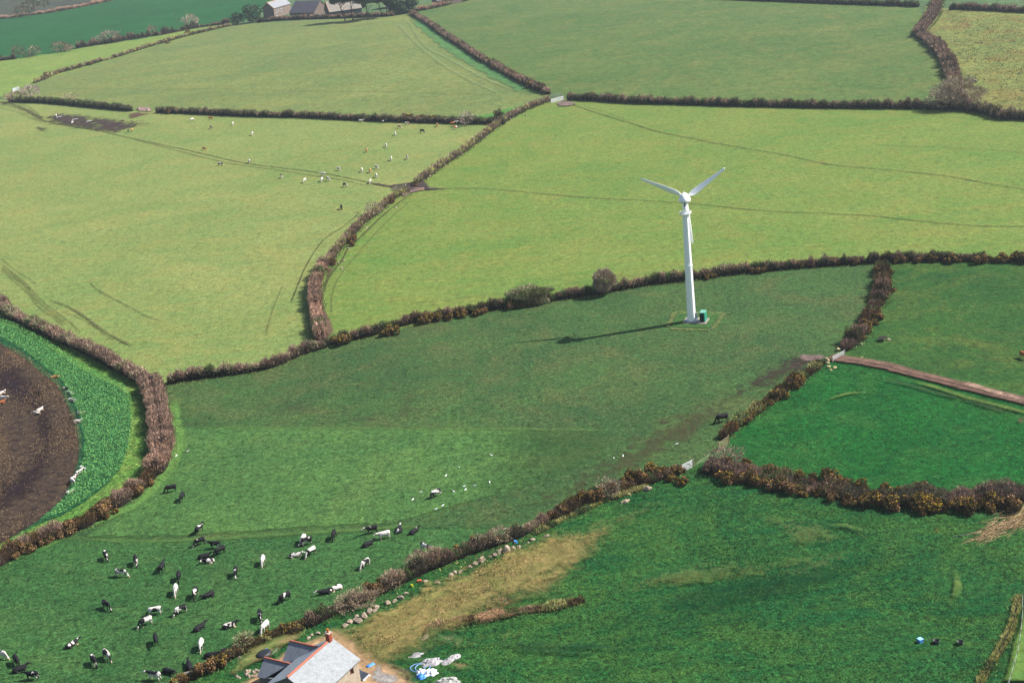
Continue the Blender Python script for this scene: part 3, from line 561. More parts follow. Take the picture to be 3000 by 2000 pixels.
# dry ground above the new house
dry=decalmat('dry straw grass',(182,156,98),(136,142,78),.6,.75,.95,.95,.12)
dry2=decalmat('sandy ground',(196,164,124),(160,128,92),.5,.45,.95,.95,.08)
patch('worn_ground',[(760,1452),(850,1405),(950,1350),(1050,1300),(1150,1262),(1250,1225),(1350,1222),(1330,1270),(1280,1310),(1180,1340),(1080,1390),(980,1440),(900,1490),(840,1530),(790,1500)],dry,3,'straw coloured grass above the slate roofed house',100)
patch('worn_ground',[(820,1440),(900,1400),(1000,1360),(1100,1330),(1180,1300),(1150,1340),(1050,1390),(960,1430),(880,1480)],decalmat('straw',(206,164,112),(168,146,90),.6,.45,.8,.95,.1),4,'sandier streak in the straw coloured grass',50)
for p,l in (([(980,1395),(1080,1350),(1200,1310),(1290,1270)],'yellow streak above the spoil bank'),([(900,1500),(1000,1480),(1150,1475),(1300,1478)],'yellow streak right of the chimney'),
            ([(1340,1372),(1450,1352),(1560,1335),(1700,1318),(1800,1300),(1950,1285)],'long yellow streak across the lush pasture')):
    ribbon('worn_ground',p,3.2,decalmat('yellow streak',(140,142,78),(98,132,66),.9,1.2,.38,.95,.1),l)
ribbon('wheel_track',[(1080,1480),(1200,1484),(1350,1492),(1500,1505)],1.0,decalmat('dark wheel rut',(40,84,52),(30,66,46),.6,.6,.45,.95,.1),'dark wheel rut right of the house')
ribbon('wheel_track',[(1120,1490),(1250,1499),(1400,1512)],.9,decalmat('dark wheel rut b',(40,84,52),(30,66,46),.6,.6,.45,.95,.1),'second dark wheel rut right of the house')
fz=lambda x,y,z=0: gz((3,3),x,y,z)
patch('worn_ground',[(1400,190),(1600,150),(1850,80),(2100,45),(2360,5),(2600,0),(2600,120),(2360,110),(2100,140),(1950,170),(1700,210),(1500,260),(1400,250)],decalmat('yellow moss',(186,160,60),(140,146,64),.5,.4,.9,.95,.1),2.5,'mustard yellow patch of dead grass at the right edge',50,fn=fz)
patch('worn_ground',[(2250,180),(2360,170),(2500,200),(2500,260),(2330,250)],decalmat('yellow moss b',(170,156,56),(120,146,60),.4,.6,.8,.95,.1),2,'small mustard patch under the brushwood',20,fn=fz)
for p,l in (([(380,180),(560,150),(720,148),(850,185),(980,230),(1110,300)],'pale arc near the top of the lush pasture'),([(620,210),(740,195),(870,240),(1010,330)],'inner pale arc near the top of the lush pasture'),
            ([(1480,490),(1560,560),(1600,640)],'left pale arc in the lush pasture'),([(1640,500),(1720,580),(1745,680),(1740,760),(1690,850),(1640,930)],'long curving yellow arc in the lush pasture')):
    ribbon('wheel_track',p,1.0,decalmat('pale arc',(130,150,78),(84,136,66),.6,.5,.7,.95,.1),l,fn=fz)
dk=decalmat('deep green mown stripe',(12,84,46),(20,72,44),.3,.45,.38,.95,.15)
for p,w,l in (([(-2200,1150),(-1500,1050),(-800,900),(0,700),(600,560),(1200,450),(1700,340)],6,'deep green mown stripe across the lush pasture'),([(-2000,1340),(-1200,1200),(-400,1000),(300,850)],5,'lower deep green mown stripe'),([(200,200),(600,150),(1200,100),(1700,90)],5,'deep green stripe under the wide hedge')):
    ribbon('pasture',p,w,dk,l,fn=fz)
patch('worn_ground',[(470,440),(700,360),(720,380),(690,440),(500,470)],decalmat('straw litter',(176,150,104),(90,130,72),.9,.8,.8,.95,.1),1.5,'straw litter on the lush pasture',20,fn=fz)
patch('pasture',[(2335,850),(2300,1000),(2210,1300),(2130,1600),(2700,1600),(2700,850)],decalmat('pale grass beyond the fence',(124,156,72),(92,136,64),.5,.3,.95,.95,.1),.6,'paler grass beyond the corner fence',30,fn=fz)
# house yard
yard=decalmat('yard subsoil',(214,176,134),(182,146,110),.6,.3,.98,.95,.06)
patch('yard',[(600,1530),(640,1500),(700,1470),(760,1440),(820,1450),(860,1490),(900,1515),(960,1545),(1010,1600),(900,1720),(560,1720),(480,1620)],yard,2.0,'bare sandy yard round the slate roofed house',70)
patch('yard',[(560,1490),(640,1452),(700,1450),(740,1440),(700,1480),(640,1520),(560,1560),(480,1575)],decalmat('yard grass',(120,150,76),(170,146,100),.6,.5,.9,.95,.12),2,'scruffy grass and rubble left of the house',50)
patch('yard',[(985,1460),(1060,1452),(1090,1470),(1070,1500),(1000,1500)],decalmat('grey rubble ground',(150,158,110),(110,136,86),.9,.5,.6,.95,.1),2,'scuffed ground by the tarpaulin',20)
fh=lambda x,y,z=0: gz((1,3),x,y,z)
patch('yard',[(1090,1400),(1170,1420),(1200,1480),(1330,1510),(1400,1600),(1200,1640),(1000,1580),(1060,1490)],decalmat('pale crushed stone',(200,196,192),(170,160,156),1.2,.3,.95,.95,.08),.8,'pale crushed stone beside the yard',30,fn=fh)
patch('yard',[(1190,1440),(1290,1410),(1400,1470),(1460,1560),(1380,1640),(1330,1520),(1220,1490)],decalmat('dug earth',(126,92,58),(70,56,44),.8,.4,.9,.95,.2),.8,'dark dug earth bank beside the yard',20,fn=fh)
drz=decalmat('ragged dry patch',(150,142,88),(100,132,70),.9,1.1,.42,.95,.12,ns=.6)
for poly,l in (([(860,1440),(980,1400),(1060,1420),(1040,1500),(920,1540),(850,1520)],'ragged dry patch below the straw slope'),([(1100,1370),(1260,1300),(1340,1310),(1300,1380),(1160,1420)],'ragged dry patch right of the straw slope'),
   ([(1300,1220),(1500,1150),(1560,1160),(1440,1230),(1340,1270)],'thin dry patch under the granite blocks'),([(1450,1330),(1600,1290),(1760,1290),(1700,1330),(1500,1370)],'dry patch along the yellow streak'),
   ([(1750,1320),(1900,1270),(2010,1280),(1900,1330),(1800,1345)],'dry patch at the end of the yellow streak'),([(1700,1180),(1900,1200),(1980,1260),(1820,1270)],'ragged pale patch in the lush pasture'),([(1020,1420),(1180,1400),(1330,1370),(1350,1400),(1200,1430),(1050,1470)],'dry rim of the spoil bank')):
    patch('worn_ground',poly,drz,2.5,l,50)
patch('worn_ground',[(700,1462),(800,1425),(900,1385),(1000,1340),(1120,1280),(1250,1222),(1400,1190),(1460,1230),(1400,1300),(1340,1350),(1200,1410),(1060,1480),(980,1540),(860,1570),(760,1520)],decalmat('olive scrub grass',(182,158,100),(142,138,80),.7,.5,.78,.95,.12),5,'broad olive tan scrubby ground above the slate roofed house',90)
# spoil bank (rough ridge of turned earth)
patch('bare_soil',[(1490,1110),(1540,1050),(1700,1000),(1850,960),(2050,930),(2200,880),(2300,850),(2350,920),(2500,960),(2700,900),(2900,850),(3020,830),(3000,880),(2800,930),(2600,980),(2400,1000),(2100,1050),(1800,1080)],decalmat('spoil',(196,148,112),(112,98,66),.9,.45,.95,.95,.25),1.2,'rough orange brown bank of turned earth',70,fn=fh)
patch('worn_ground',[(1700,1400),(1900,1400),(2050,1420),(2000,1500),(1850,1500)],dry2,1.5,'sandy clods right of the white bags',20,fn=fh)
# ================================================================== hedges (photo overview coordinates)
def zf(reg): return lambda x,y,z=0: gz(reg,x,y,z)
src=lambda x,y,z=0: g(x,y,z)
hedge('hedge','thick purple brown hedge along the left edge above the kale strip',[(-60,855),(0,893),(30,925),(64,944),(128,974),(200,1008),(274,1040),(340,1078),(414,1120),(446,1136)],3.6,3.1,(('twig',.7),('pale',.2),('green',.1)),fn=src,seed=1,lump=.8)
hedge('hedge','broad purple hedge between the kale strip and the turbine field',[(440,1134),(456,1170),(465,1215),(475,1270),(478,1320),(470,1365),(452,1395)],5.6,3.6,(('twig',.75),('brack',.25)),fn=src,seed=2,lump=.7)
hedge('hedge','brown gorse and bramble hedge at the lower left corner',[(452,1395),(425,1420),(388,1446),(350,1478),(297,1500),(255,1540),(191,1560),(137,1582),(80,1604),(32,1630),(0,1652),(-50,1680)],4.2,2.5,(('twig',.35),('rust',.45),('gorse',.2)),fn=src,seed=3)
hedge('hedge','long pale purple hedge between the pale pasture and the turbine field',[(385,882),(460,868),(530,860),(620,845),(690,815),(750,797)],3.2,2.5,(('twig',.6),('pale',.3),('green',.1)),seed=4)
hedge('hedge','long mixed hedge with gorse running from the winding hedge to the tall bush',[(745,795),(790,784),(850,772),(940,744),(1040,727),(1150,709),(1280,689),(1372,676)],3.0,2.5,(('twig',.3),('rust',.15),('dark',.3),('green',.2)),seed=5)
hedge('hedge','brown hedge passing behind the foot of the turbine tower',[(1372,676),(1480,656),(1600,641),(1700,628),(1850,614),(1990,605)],3.0,2.5,(('twig',.55),('pale',.15),('dark',.2),('green',.1)),seed=6)
hedge('hedge','dark gorse hedge along the top of the right pasture',[(1990,604),(2050,601),(2100,599),(2250,600),(2352,601),(2480,602)],3.4,2.4,(('dark',.4),('twig',.25),('gorse',.35)),seed=7,gap=.3)
hedge('hedge','pink tipped winding hedge above the hedge corner',[(742,790),(735,765),(729,735),(726,705),(727,665),(735,635),(748,612)],3.8,3.6,(('twig',.5),('brack',.4),('green',.1)),seed=8,lump=.8)
hedge('hedge','stony winding hedge with orange gorse in the middle of the photo',[(748,614),(765,590),(793,556),(820,528),(838,510),(870,487),(890,468),(912,452),(940,441)],3.0,2.0,(('twig',.45),('pale',.2),('rust',.15),('drygrass',.2)),seed=9)
hedge('hedge','stony hedge climbing from the muddy gap to the upper gate',[(958,424),(985,403),(1020,379),(1060,353),(1100,323),(1150,285),(1200,257),(1262,232)],3.2,2.3,(('twig',.45),('pale',.3),('drygrass',.25)),seed=10)
hedge('hedge','diagonal purple hedge descending from the farm to the white gate',[(1260,218),(1225,203),(1180,181),(1140,158),(1100,136),(1060,108),(1030,90),(985,58),(945,33)],4.2,3.4,(('twig',.7),('rust',.15),('dark',.15)),seed=11)
hedge('hedge','dark hedge behind the orange cows below the upper pasture',[(1160,286),(1100,285),(1000,283),(900,280),(800,276),(700,271),(600,269),(500,265),(440,262),(360,259)],3.2,2.9,(('dark',.6),('twig',.3),('green',.1)),seed=12)
hedge('hedge','dark hedge left of the stone gap at the upper left',[(304,256),(260,252),(200,246),(150,241),(100,237),(60,236),(20,234)],3.2,3.4,(('dark',.8),('green',.2)),seed=13)
hedge('hedge','long dark hedge right of the white upper gate',[(1304,230),(1380,233),(1450,238),(1600,242),(1700,245),(1800,247),(1900,249),(2000,250),(2060,250)],3.4,3.2,(('dark',.45),('twig',.45),('green',.1)),seed=14)
hedge('hedge','bushy grey brown hedge below the upper right corner thicket',[(2060,250),(2100,250),(2150,252),(2200,254),(2240,258),(2270,264),(2300,274),(2360,276),(2460,284)],4.2,4.0,(('dark',.3),('twig',.5),('pale',.2)),seed=15)
hedge('hedge','wide purple hedge curving up the right side of the top pasture',[(2205,250),(2202,228),(2195,200),(2185,172),(2172,140),(2150,112),(2125,92),(2112,78),(2128,58),(2143,38),(2150,18),(2158,-8)],7.5,3.8,(('twig',.75),('rust',.15),('pale',.1)),seed=16,lump=1.1)
hedge('hedge','low dark hedge on the top edge of the top right pasture',[(1640,-2),(1720,2),(1800,5),(1950,11),(2050,14),(2110,17)],4,3.2,(('dark',.9),('green',.1)),seed=17)
hedge('hedge','dark purple hedge in the top right corner',[(2180,24),(2205,22),(2240,24),(2290,26),(2352,30),(2450,34)],4,3.4,(('twig',.6),('dark',.4)),seed=18)
hedge('hedge','gorse and purple bramble hedge between the turbine field and the right pasture',[(2028,606),(2026,640),(2027,668),(2012,705),(2000,728),(1985,752),(1962,785),(1940,806)],4.2,2.3,(('twig',.4),('rust',.2),('gorse',.3),('green',.1)),seed=19,lump=1.4)
hedge('hedge','sparse gorse hedge between the field gate and the rail gate',[(1888,838),(1860,858),(1830,880),(1790,905),(1755,932),(1735,950),(1700,972),(1680,990),(1660,1012)],3.0,1.4,(('rust',.3),('gorse',.35),('drygrass',.2),('green',.15)),seed=20,gap=.45,lump=1.4)
hedge('hedge','dark overgrown bank running to the right edge below the bright paddock',[(1615,1082),(1660,1085),(1720,1092),(1800,1108),(1900,1127),(2000,1146),(2100,1152),(2200,1155),(2300,1146),(2380,1140),(2460,1135)],6.4,2.2,(('twig',.35),('dark',.35),('rust',.15),('brack',.05),('green',.1)),seed=21,lump=1.5,gap=.15)
hedge('hedge','gorse hedge with granite blocks left of the hidden gate',[(1572,1080),(1530,1094),(1500,1104),(1450,1118),(1400,1136),(1335,1160),(1260,1197)],3.6,1.8,(('rust',.3),('gorse',.35),('twig',.2),('green',.15)),seed=22,lump=1.5,gap=.3)
hedge('hedge','grey brown bramble hedge above the row of boulders',[(1260,1195),(1220,1216),(1180,1236),(1140,1250),(1100,1262),(1040,1285),(985,1306),(930,1332),(880,1358),(830,1380),(780,1402),(735,1425),(700,1440)],3.2,2.1,(('twig',.35),('pale',.25),('dark',.3),('green',.1)),seed=23,lump=1.5,gap=.25)
hedge('hedge','low broken gorse bank left of the slate roofed house',[(700,1442),(660,1455),(620,1468),(570,1492),(520,1515),(470,1545),(420,1565),(370,1590)],2.6,1.0,(('gorse',.4),('rust',.4),('drygrass',.2)),seed=24,gap=.6,lump=1.4)
hedge('hedge','thin stony hedge rising from the upper left gate to the farm',[(78,192),(100,184),(125,172),(175,158),(225,144),(275,130),(325,114),(375,99),(425,85),(470,74),(530,60)],2.6,2.4,(('pale',.45),('drygrass',.3),('rust',.25)),seed=25,gap=.4)
hedge('hedge','dark broken hedge between the pale strip and the blue green field',[(175,112),(225,104),(260,99),(292,93),(340,85),(375,80),(425,70),(475,61),(530,55)],5.0,4.6,(('twig',.4),('dark',.6)),seed=26,gap=.5,lump=1.5)
hedge('hedge','low dark shrubs at the left end of the strip field',[(-30,141),(10,139),(38,136)],4,4.8,(('dark',1.0),),seed=27,lump=1.5)
hedge('bracken_bank','reddish bracken bank at the top left corner',[(-60,50),(0,44),(50,38),(90,33),(125,28),(200,14),(262,0),(300,-9)],9,3.2,(('brack',.8),('twig',.2)),cat='bank',seed=28,lump=1.3)
hedge('hedge','russet hedge in front of the stone farm buildings',[(590,53),(640,48),(700,45),(760,43),(800,42),(850,40),(905,37)],5,3.2,(('twig',.5),('brack',.2),('dark',.3)),seed=29)
hedge('hedge','low sunlit hedge right of the farm drive',[(925,30),(950,28),(985,22),(1020,14),(1080,0),(1120,-12)],6,3.4,(('brack',.6),('pale',.4)),seed=30)
# ------------------------------------------------------------------ gorse bushes standing in the hedges
GM=[gorse_mesh(100+i) for i in range(5)]+[gorse_mesh(200+i,flower_toplit=.02,rust=.9) for i in range(3)]+[gorse_mesh(300+i,flower_toplit=.8,rust=0) for i in range(2)]
GMf=[gorse_mesh(400+i,leaf=.38,flower_toplit=.2) for i in range(3)]
rg=random.Random(5)
def gorses(label,group,pts,s=(.8,1.3),fn=go,kind='mix',spread=.8,far=False):
    for i,(x,y) in enumerate(pts):
        me=rg.choice(GMf) if far else {'mix':rg.choice(GM[:7]),'yellow':rg.choice(GM[8:]),'rust':rg.choice(GM[5:8])}[kind]
        o=bpy.data.objects.new('gorse_bush',me); COL.objects.link(o); p=fn(x,y); k=rg.uniform(s[0]*.7,s[1])
        o.location=(p.x+rg.uniform(-.3,.3),p.y+rg.uniform(-.3,.3),.0); o.rotation_euler=(0,0,rg.uniform(0,6.28)); o.scale=(k*rg.uniform(.9,1.2),k*rg.uniform(.9,1.2),k*rg.uniform(.85,1.2))
        tag(o,label,'gorse bush',group)
def along(pts,n,off=(0,0),jx=0,jy=0):
    A,s=resample([Vector((x,y,0)) for x,y in pts],1.0); out=[]
    for i in range(n):
        k=int((i+.5+rg.uniform(-.35,.35))/n*(len(A)-1)); out.append((A[k][0]+off[0]+rg.uniform(-jx,jx),A[k][1]+off[1]+rg.uniform(-jy,jy)))
    return out
gorses('orange brown gorse bush in the lower left corner hedge','gorse in the lower left corner hedge',along([(352,1108),(330,1118),(300,1140),(270,1160),(235,1185),(190,1205),(150,1228),(80,1258),(20,1290)],16,(0,0),3,3),(.9,1.4),kind='rust')
gorses('bright yellow flowering gorse bush at the bend of the lower left hedge','yellow gorse at the lower left bend',[(287,1150)],(1.15,1.2),kind='yellow')
gorses('small yellow gorse bush at the foot of the lower left hedge','yellow gorse at the lower left bend',[(262,1178),(240,1193)],(.7,.9),kind='mix')
gorses('dark gorse bush with ochre tips in the long hedge left of the turbine','gorse in the long hedge',[(x,y-5) for x,y in [(778,800),(795,795),(885,778),(905,772),(972,748),(985,742),(1010,742),(1035,738),(1060,735),(1090,730),(1110,726),(1170,716),(1200,712),(1225,708)]],(1.0,1.6))
gorses('dark gorse bush in the hedge right of the turbine tower','gorse right of the tower',[(1622,646),(1640,642),(1738,632),(1755,630),(1850,620),(1868,618),(1920,614),(1960,612)],(1.0,1.5),fn=lambda x,y,z=0: go(x,y-4,z))
gorses('dark gorse bush in the hedge at the right edge above the right pasture','gorse at the right edge',[(2060,608),(2075,607),(2110,606),(2145,606),(2180,606),(2205,607),(2255,607),(2300,606),(2325,606),(2345,607)],(1.0,1.7),fn=lambda x,y,z=0: go(x,y-3,z))
gorses('orange gorse bush standing in the winding stony hedge','gorse in the winding hedge',[(812,556),(806,566),(901,466),(953,428),(765,608)],(1.3,1.7),kind='rust')
gorses('gorse bush with yellow tips in the hedge right of the turbine field','gorse right of the turbine field',along([(2040,625),(2042,660),(2028,700),(2012,735),(1985,765),(1965,790)],15,(0,0),9,3),(.95,1.35))
gorses('rusty gorse bush on the bank between the two right gates','gorse between the gates',along([(1850,872),(1825,890),(1805,905),(1780,922),(1745,945),(1722,958),(1700,975),(1675,995)],17,(0,0),8,3),(.9,1.45))
gorses('gorse bush with yellow tops left of the half hidden metal gate','gorse left of the half hidden gate',[(1560,1088),(1548,1082),(1530,1085),(1515,1095),(1500,1092),(1480,1098),(1468,1108),(1450,1112),(1440,1105),(1545,1104),(1565,1112),(1405,1132),(1418,1122),(1372,1150),(1350,1155),(1335,1160),(1310,1168),(1290,1176)],(1.0,1.45))
gorses('gorse bush scattered in the bramble hedge above the boulders','gorse above the boulders',[(1085,1262),(1095,1255),(1060,1272),(1140,1250),(1010,1296),(880,1350),(860,1362),(690,1440),(675,1450),(650,1452),(615,1462)],(.8,1.2))
gorses('large yellow flowering gorse bush in the wide bank at the right','yellow gorse in the wide bank',[(2125,1168),(2145,1172)],(1.5,1.7),kind='yellow')
gorses('dark gorse bush in the wide overgrown bank at the right','gorse in the wide bank',along([(1625,1092),(1660,1102),(1720,1110),(1800,1128),(1880,1145),(1960,1160),(2040,1168),(2110,1172),(2200,1178),(2280,1172),(2345,1168)],24,(0,0),8,4)+along([(1640,1070),(1740,1085),(1850,1105),(1960,1120),(2050,1132),(2150,1140)],14,(0,0),8,3),(1.0,1.6))
gorses('gorse bush at the bottom edge left of the slate roofed house','gorse at the bottom edge',[(495,1535),(478,1542),(510,1530),(405,1568),(425,1562),(565,1478)],(.9,1.3),kind='mix')
gorses('small gorse bush in the thin upper left hedge','gorse in the thin upper left hedge',[(108,176),(126,172),(147,165),(165,160),(183,156),(207,150),(430,77),(450,78),(385,100)],(1.3,2.0),far=True)
gorses('dark gorse bush in the hedge behind the upper herd','gorse behind the upper herd',[(410,262),(395,260),(935,280),(970,279),(985,279),(1145,270)],(1.4,2.2),far=True)
gorses('dark gorse bush in the diagonal farm hedge','gorse in the diagonal farm hedge',[(1088,128),(1135,160),(1200,193),(1225,203),(2190,190),(2155,95)],(1.5,2.2),far=True)
# ------------------------------------------------------------------ trees and lone shrubs
def tr(name,label,px,h,th,rx,rz,pal,seed,**k): return tree(name,label,px,h,th,rx,rz,pal,seed,**k)
tr('bare_tree','round bare grey bush rising above the long hedge left of the turbine',go(1390,676),6.4,1.2,2.8,2.8,['pale','bare'],31,z0=.9,n=9000)
tr('bare_shrub','broad grey bare shrub in the long hedge left of the round bush',go(1215,700),4.2,.6,5.8,2.1,['pale','green'],32,z0=.3,ry=2.6,cat='shrub',n=12000)
tr('bare_tree','small bare tree against the dark hedge near the orange cows',go(1072,288),5.4,1.6,3.4,2.2,['bare','lilac'],33,z0=1.2)
tr('dark_shrub','dark bushy tree at the top of the stony hedge',go(1147,281),5.5,1.5,2.4,1.9,['leaf','gorse'],34,leaf=True,z0=1.6)
tr('bare_tree','lilac bare tree at the left end of the upper pasture',gz((0,0),290,905),7,2.2,5.5,3.0,['lilac'],35,z0=1.6)
tr('bare_shrub','brown bare bush on the dark hedge at the upper left',gz((0,0),150,935),5.0,1,6,2.4,['twig','pale'],36,z0=.8,cat='shrub')
tr('bare_shrub','small brown bare bush halfway along the dark upper left hedge',gz((0,0),650,950),4.5,.8,4,2.2,['pale'],37,z0=1.0,cat='shrub')
tr('bare_tree','large grey bare bush in the upper right hedge corner',go(2200,246),10,1.5,8.5,5.2,['bare','pale'],38,z0=.6,n=9000)
tr('bare_tree','smaller grey bare bush left of the hedge corner thicket',go(2165,252),7,1.5,5.5,3.4,['bare','pale'],39,z0=.6)
tr('bare_tree','grey rounded bush on the hedge of the blue green field',gz((0,0),1015,395),9,1.5,9,4.2,['bare'],40,z0=.6)
tr('bare_tree','dark rounded bush left of a gap in the strip field hedge',gz((0,0),560,480),8,1.2,6,3.6,['twig','dark'],41,z0=.5)
tr('bare_shrub','small brown bush beside the dark rounded bush',gz((0,0),640,472),5,1,3.5,2.2,['twig'],42,z0=.5,cat='shrub')
tr('bare_tree','small dark tree in the far left hedge',gz((0,0),175,530),8,2,5,3,['dark'],43,z0=2)
tr('bare_tree','faint grey green tree beside the far left hedge tree',gz((0,0),325,515),7,2,4.5,2.8,['dark','pale'],44,z0=1.5)
tr('bare_shrub','dark low shrub under the far left hedge tree',gz((0,0),265,530),4,1,4,2.0,['dark'],45,z0=.4,cat='shrub')
tr('bare_tree','slim brown bush at the start of the broken hedge',gz((0,0),1405,330),8,2,3.2,3.4,['twig'],46,z0=1.0)
tr('bare_tree','pale leafless tree behind the broken hedge near the farm',gz((0,0),1765,262),10,2,6,4.5,['lilac','pale'],47,z0=1.5)
tr('bare_tree','large dark tree on the bracken bank at the top left',gz((0,0),275,135),16,4,9,7,['dark'],48,z0=2)
tr('bare_tree','dark tree left of the large one on the bracken bank',gz((0,0),205,160),13,3,7.5,5,['dark'],49,z0=1.5)
tr('dark_shrub','small dark bush above the bracken bank',gz((0,0),408,75),9,2,6,4,['dark','leaf'],50,z0=1.5,cat='shrub')
tr('bare_shrub','grey fluffy bush in the corner by the rail gate',go(1672,1075),3.2,.6,3.0,1.6,['twig','bare'],51,z0=.4,cat='shrub')
tr('bare_shrub','grey fluffy bush beside the large granite block in the hedge',go(1402,1140),3.4,.6,1.9,1.5,['bare','pale'],52,z0=.3,cat='shrub')
tr('bare_shrub','low grey green bush beside the cows left of the house',gz((0,3),2250,1240),2.4,.5,1.5,1.0,['pale','green'],53,z0=.3,cat='shrub')
for (x,y,r_,l) in ((965,1305,2.0,'grey bramble bush above the orange crate'),(905,1345,1.7,'grey bramble bush with a gorse top above the boulders'),(835,1392,2.1,'grey bramble bush above the boulder pile'),(800,1400,1.8,'grey bramble bush left of the boulder pile'),(1150,1245,1.7,'grey bramble bush near the right end of the boulder row'),(1000,1292,1.6,'grey bramble bush above the middle boulders')):
    tr('bramble_bush',l,go(x,y),2.6,.4,r_,1.2,['twig','pale'],int(x),z0=.2,cat='shrub',fill=.6)
tr('bare_shrub','lilac bush on the winding hedge left side',go(862,492),3.6,.6,3.0,1.8,['pale','bare'],54,z0=.3,cat='shrub')
tr('bare_shrub','grey bush at the muddy hedge gap',gz((1,1),1330,225),3,.5,2.4,1.5,['pale','green'],55,z0=.3,cat='shrub')
# farm trees
tr('evergreen_tree','dark rounded tree left of the farmhouse',g(742,66),14,2,8.5,6.8,['leaf'],60,leaf=True,z0=.5)
tr('evergreen_tree','smaller dark rounded tree at the end of the upper pasture hedge',g(697,72),9,1.5,6,4.4,['leaf'],61,leaf=True,z0=.5)
for x,y,h,rx,ln,l in ((1012,62,22,8,(-4,0),'leaning dark pine in front of the pale barn roof'),(1034,60,23,9,(0,0),'dark pine just right of the leaning pine'),(1078,58,19,10,(0,0),'broad dark pine in the middle of the farm trees'),(1120,50,18,8,(-2,0),'ivy covered tree left of the farm drive'),(1133,50,17,6,(1,0),'slender ivy covered tree beside the farm drive'),(1172,42,14,8,(0,0),'rounded dark green tree right of the drive'),(1196,38,13,8,(0,0),'rounded olive tree at the end of the diagonal hedge'),(1150,22,13,9,(0,0),'dark tree behind the farm drive'),(1050,36,15,8,(0,0),'dark bushy tree behind the farm wall')):
    rnd=l.startswith('round') or 'behind' in l
    tr('pine_tree' if 'pine' in l else 'farm_tree',l,g(x,y),h,h*.62,rx*.9,h*.2 if not rnd else h*.45,['leaf'],x,leaf=True,n=3800 if not rnd else 6000,fill=.2,z0=h*.62 if not rnd else .4,lean=ln,bark=BARKD,cat='tree')
# ================================================================== leafy ground cover
def inpoly(P,Q):
    ins=np.zeros(len(Q),bool); m=len(P)
    for i in range(m):
        a,b=P[i],P[(i+1)%m]; c=((a[1]>Q[:,1])!=(b[1]>Q[:,1])); xx=(b[0]-a[0])*(Q[:,1]-a[1])/((b[1]-a[1]) if b[1]!=a[1] else 1e-9)+a[0]; ins^=c&(Q[:,0]<xx)
    return ins
wq=[wave(np.random.default_rng(40+i),7,.03,.35,0) for i in range(2)]
def clumpy(Q,rng): return rng.random(len(Q))<np.clip(.35+.55*wq[0](Q[:,0]+.6*Q[:,1],0)*wq[1](Q[:,1]*.8-.5*Q[:,0],0)+.25*wq[1](Q[:,0],0),.04,1)
def cover(name,label,polyO,n,pal,h,w,seed,fn=go,leaf=False,k=1.0,clump=None,keep=None):
    rng=np.random.default_rng(seed); P=np.array([tuple(fn(x,y))[:2] for x,y in polyO]); mn,mx=P.min(0),P.max(0)
    Q=rng.uniform(mn,mx,(n*3,2)); Q=Q[inpoly(P,Q)][:n]
    if keep is not None: Q=Q[keep(Q,rng)]
    n=len(Q); c0=Q.mean(0); B=np.hstack([Q-c0,np.zeros((n,1))]); pa=np.array([alb(*c,k=k)[:3] for c in pal]); C=pa[rng.integers(0,len(pa),n)]*rng.uniform(.6,1.35,(n,1))
    if leaf:
        hh=h*rng.uniform(.3,1,n); B[:,2]=hh; V,T=leaf_soup(B,np.tile([0,0,1.],(n,1)),w*rng.uniform(.6,1.3,n),rng,.6); C=np.repeat(C,4,0)
    else:
        D=rng.normal(size=(n,3))*np.array([.5,.5,.1])+np.array([0,0,1.]); D/=np.linalg.norm(D,axis=1)[:,None]; B[:,2]=.0
        V,T=tri_soup(B,D,h*rng.uniform(.4,1.2,n),w*rng.uniform(.6,1.3,n),rng); C=np.repeat(C,3,0)
    me=fastmesh(name,V,T,C); me.materials.append(VEG); o=link(bpy.data.objects.new(name,me)); o.location=(c0[0],c0[1],ZL[0]+.01); return tag(o,label,kind='stuff')
KP=[(-40,722),(0,738),(40,752),(110,790),(190,845),(250,875),(290,895),(305,925),(306,985),(300,1030),(285,1075),(255,1110),(200,1155),(150,1185),(95,1205),(148,1150),(172,1108),(188,1060),(190,1020),(180,970),(160,920),(138,882),(100,852),(50,812),(0,783),(-40,760)]
KP=[((x+7 if i>14 else x),y) for i,(x,y) in enumerate(KP)]
cover('kale_plants','bushy blue green kale plants in a curved strip',KP,90000,[(92,158,100),(84,148,92),(98,164,104),(116,168,96),(78,138,86)],.5,.24,51,leaf=True,k=(1.7,1.5,1.2))
wz=wave(np.random.default_rng(3),6,.02,.12,0)
cover('grass_tufts','coarse grass tufts of the lush lower right pasture',[(1585,1082),(1620,1100),(1800,1150),(2100,1190),(2352,1190),(2352,1300),(2300,1580),(950,1580),(1000,1480),(1180,1345),(1330,1265),(1330,1190),(1500,1125)],30000,[(60,128,72),(38,104,60),(70,136,72),(92,140,84),(30,84,56)],.2,.24,52,keep=clumpy)
cover('grass_tufts','grass tufts of the bright paddock below the lane',[(1935,835),(2352,945),(2352,1120),(2200,1130),(1800,1080),(1650,1050),(1700,975),(1850,880)],12000,[(60,134,60),(36,108,54),(80,142,72)],.16,.24,54,keep=clumpy)
cover('stalk_litter','pale stalk stubble on the brown ground',[(-10,783),(50,812),(100,852),(138,882),(160,920),(180,970),(190,1020),(188,1060),(172,1108),(148,1150),(100,1193),(50,1226),(-10,1256)],42000,[(190,158,120),(164,130,98),(206,178,140),(120,92,74)],.2,.13,55,k=1.0,
      keep=lambda Q,rng: rng.random(len(Q))<np.clip(.25+.9*(np.sin(Q[:,0]*.23+1)*np.sin(Q[:,1]*.11)+.2),.08,1))
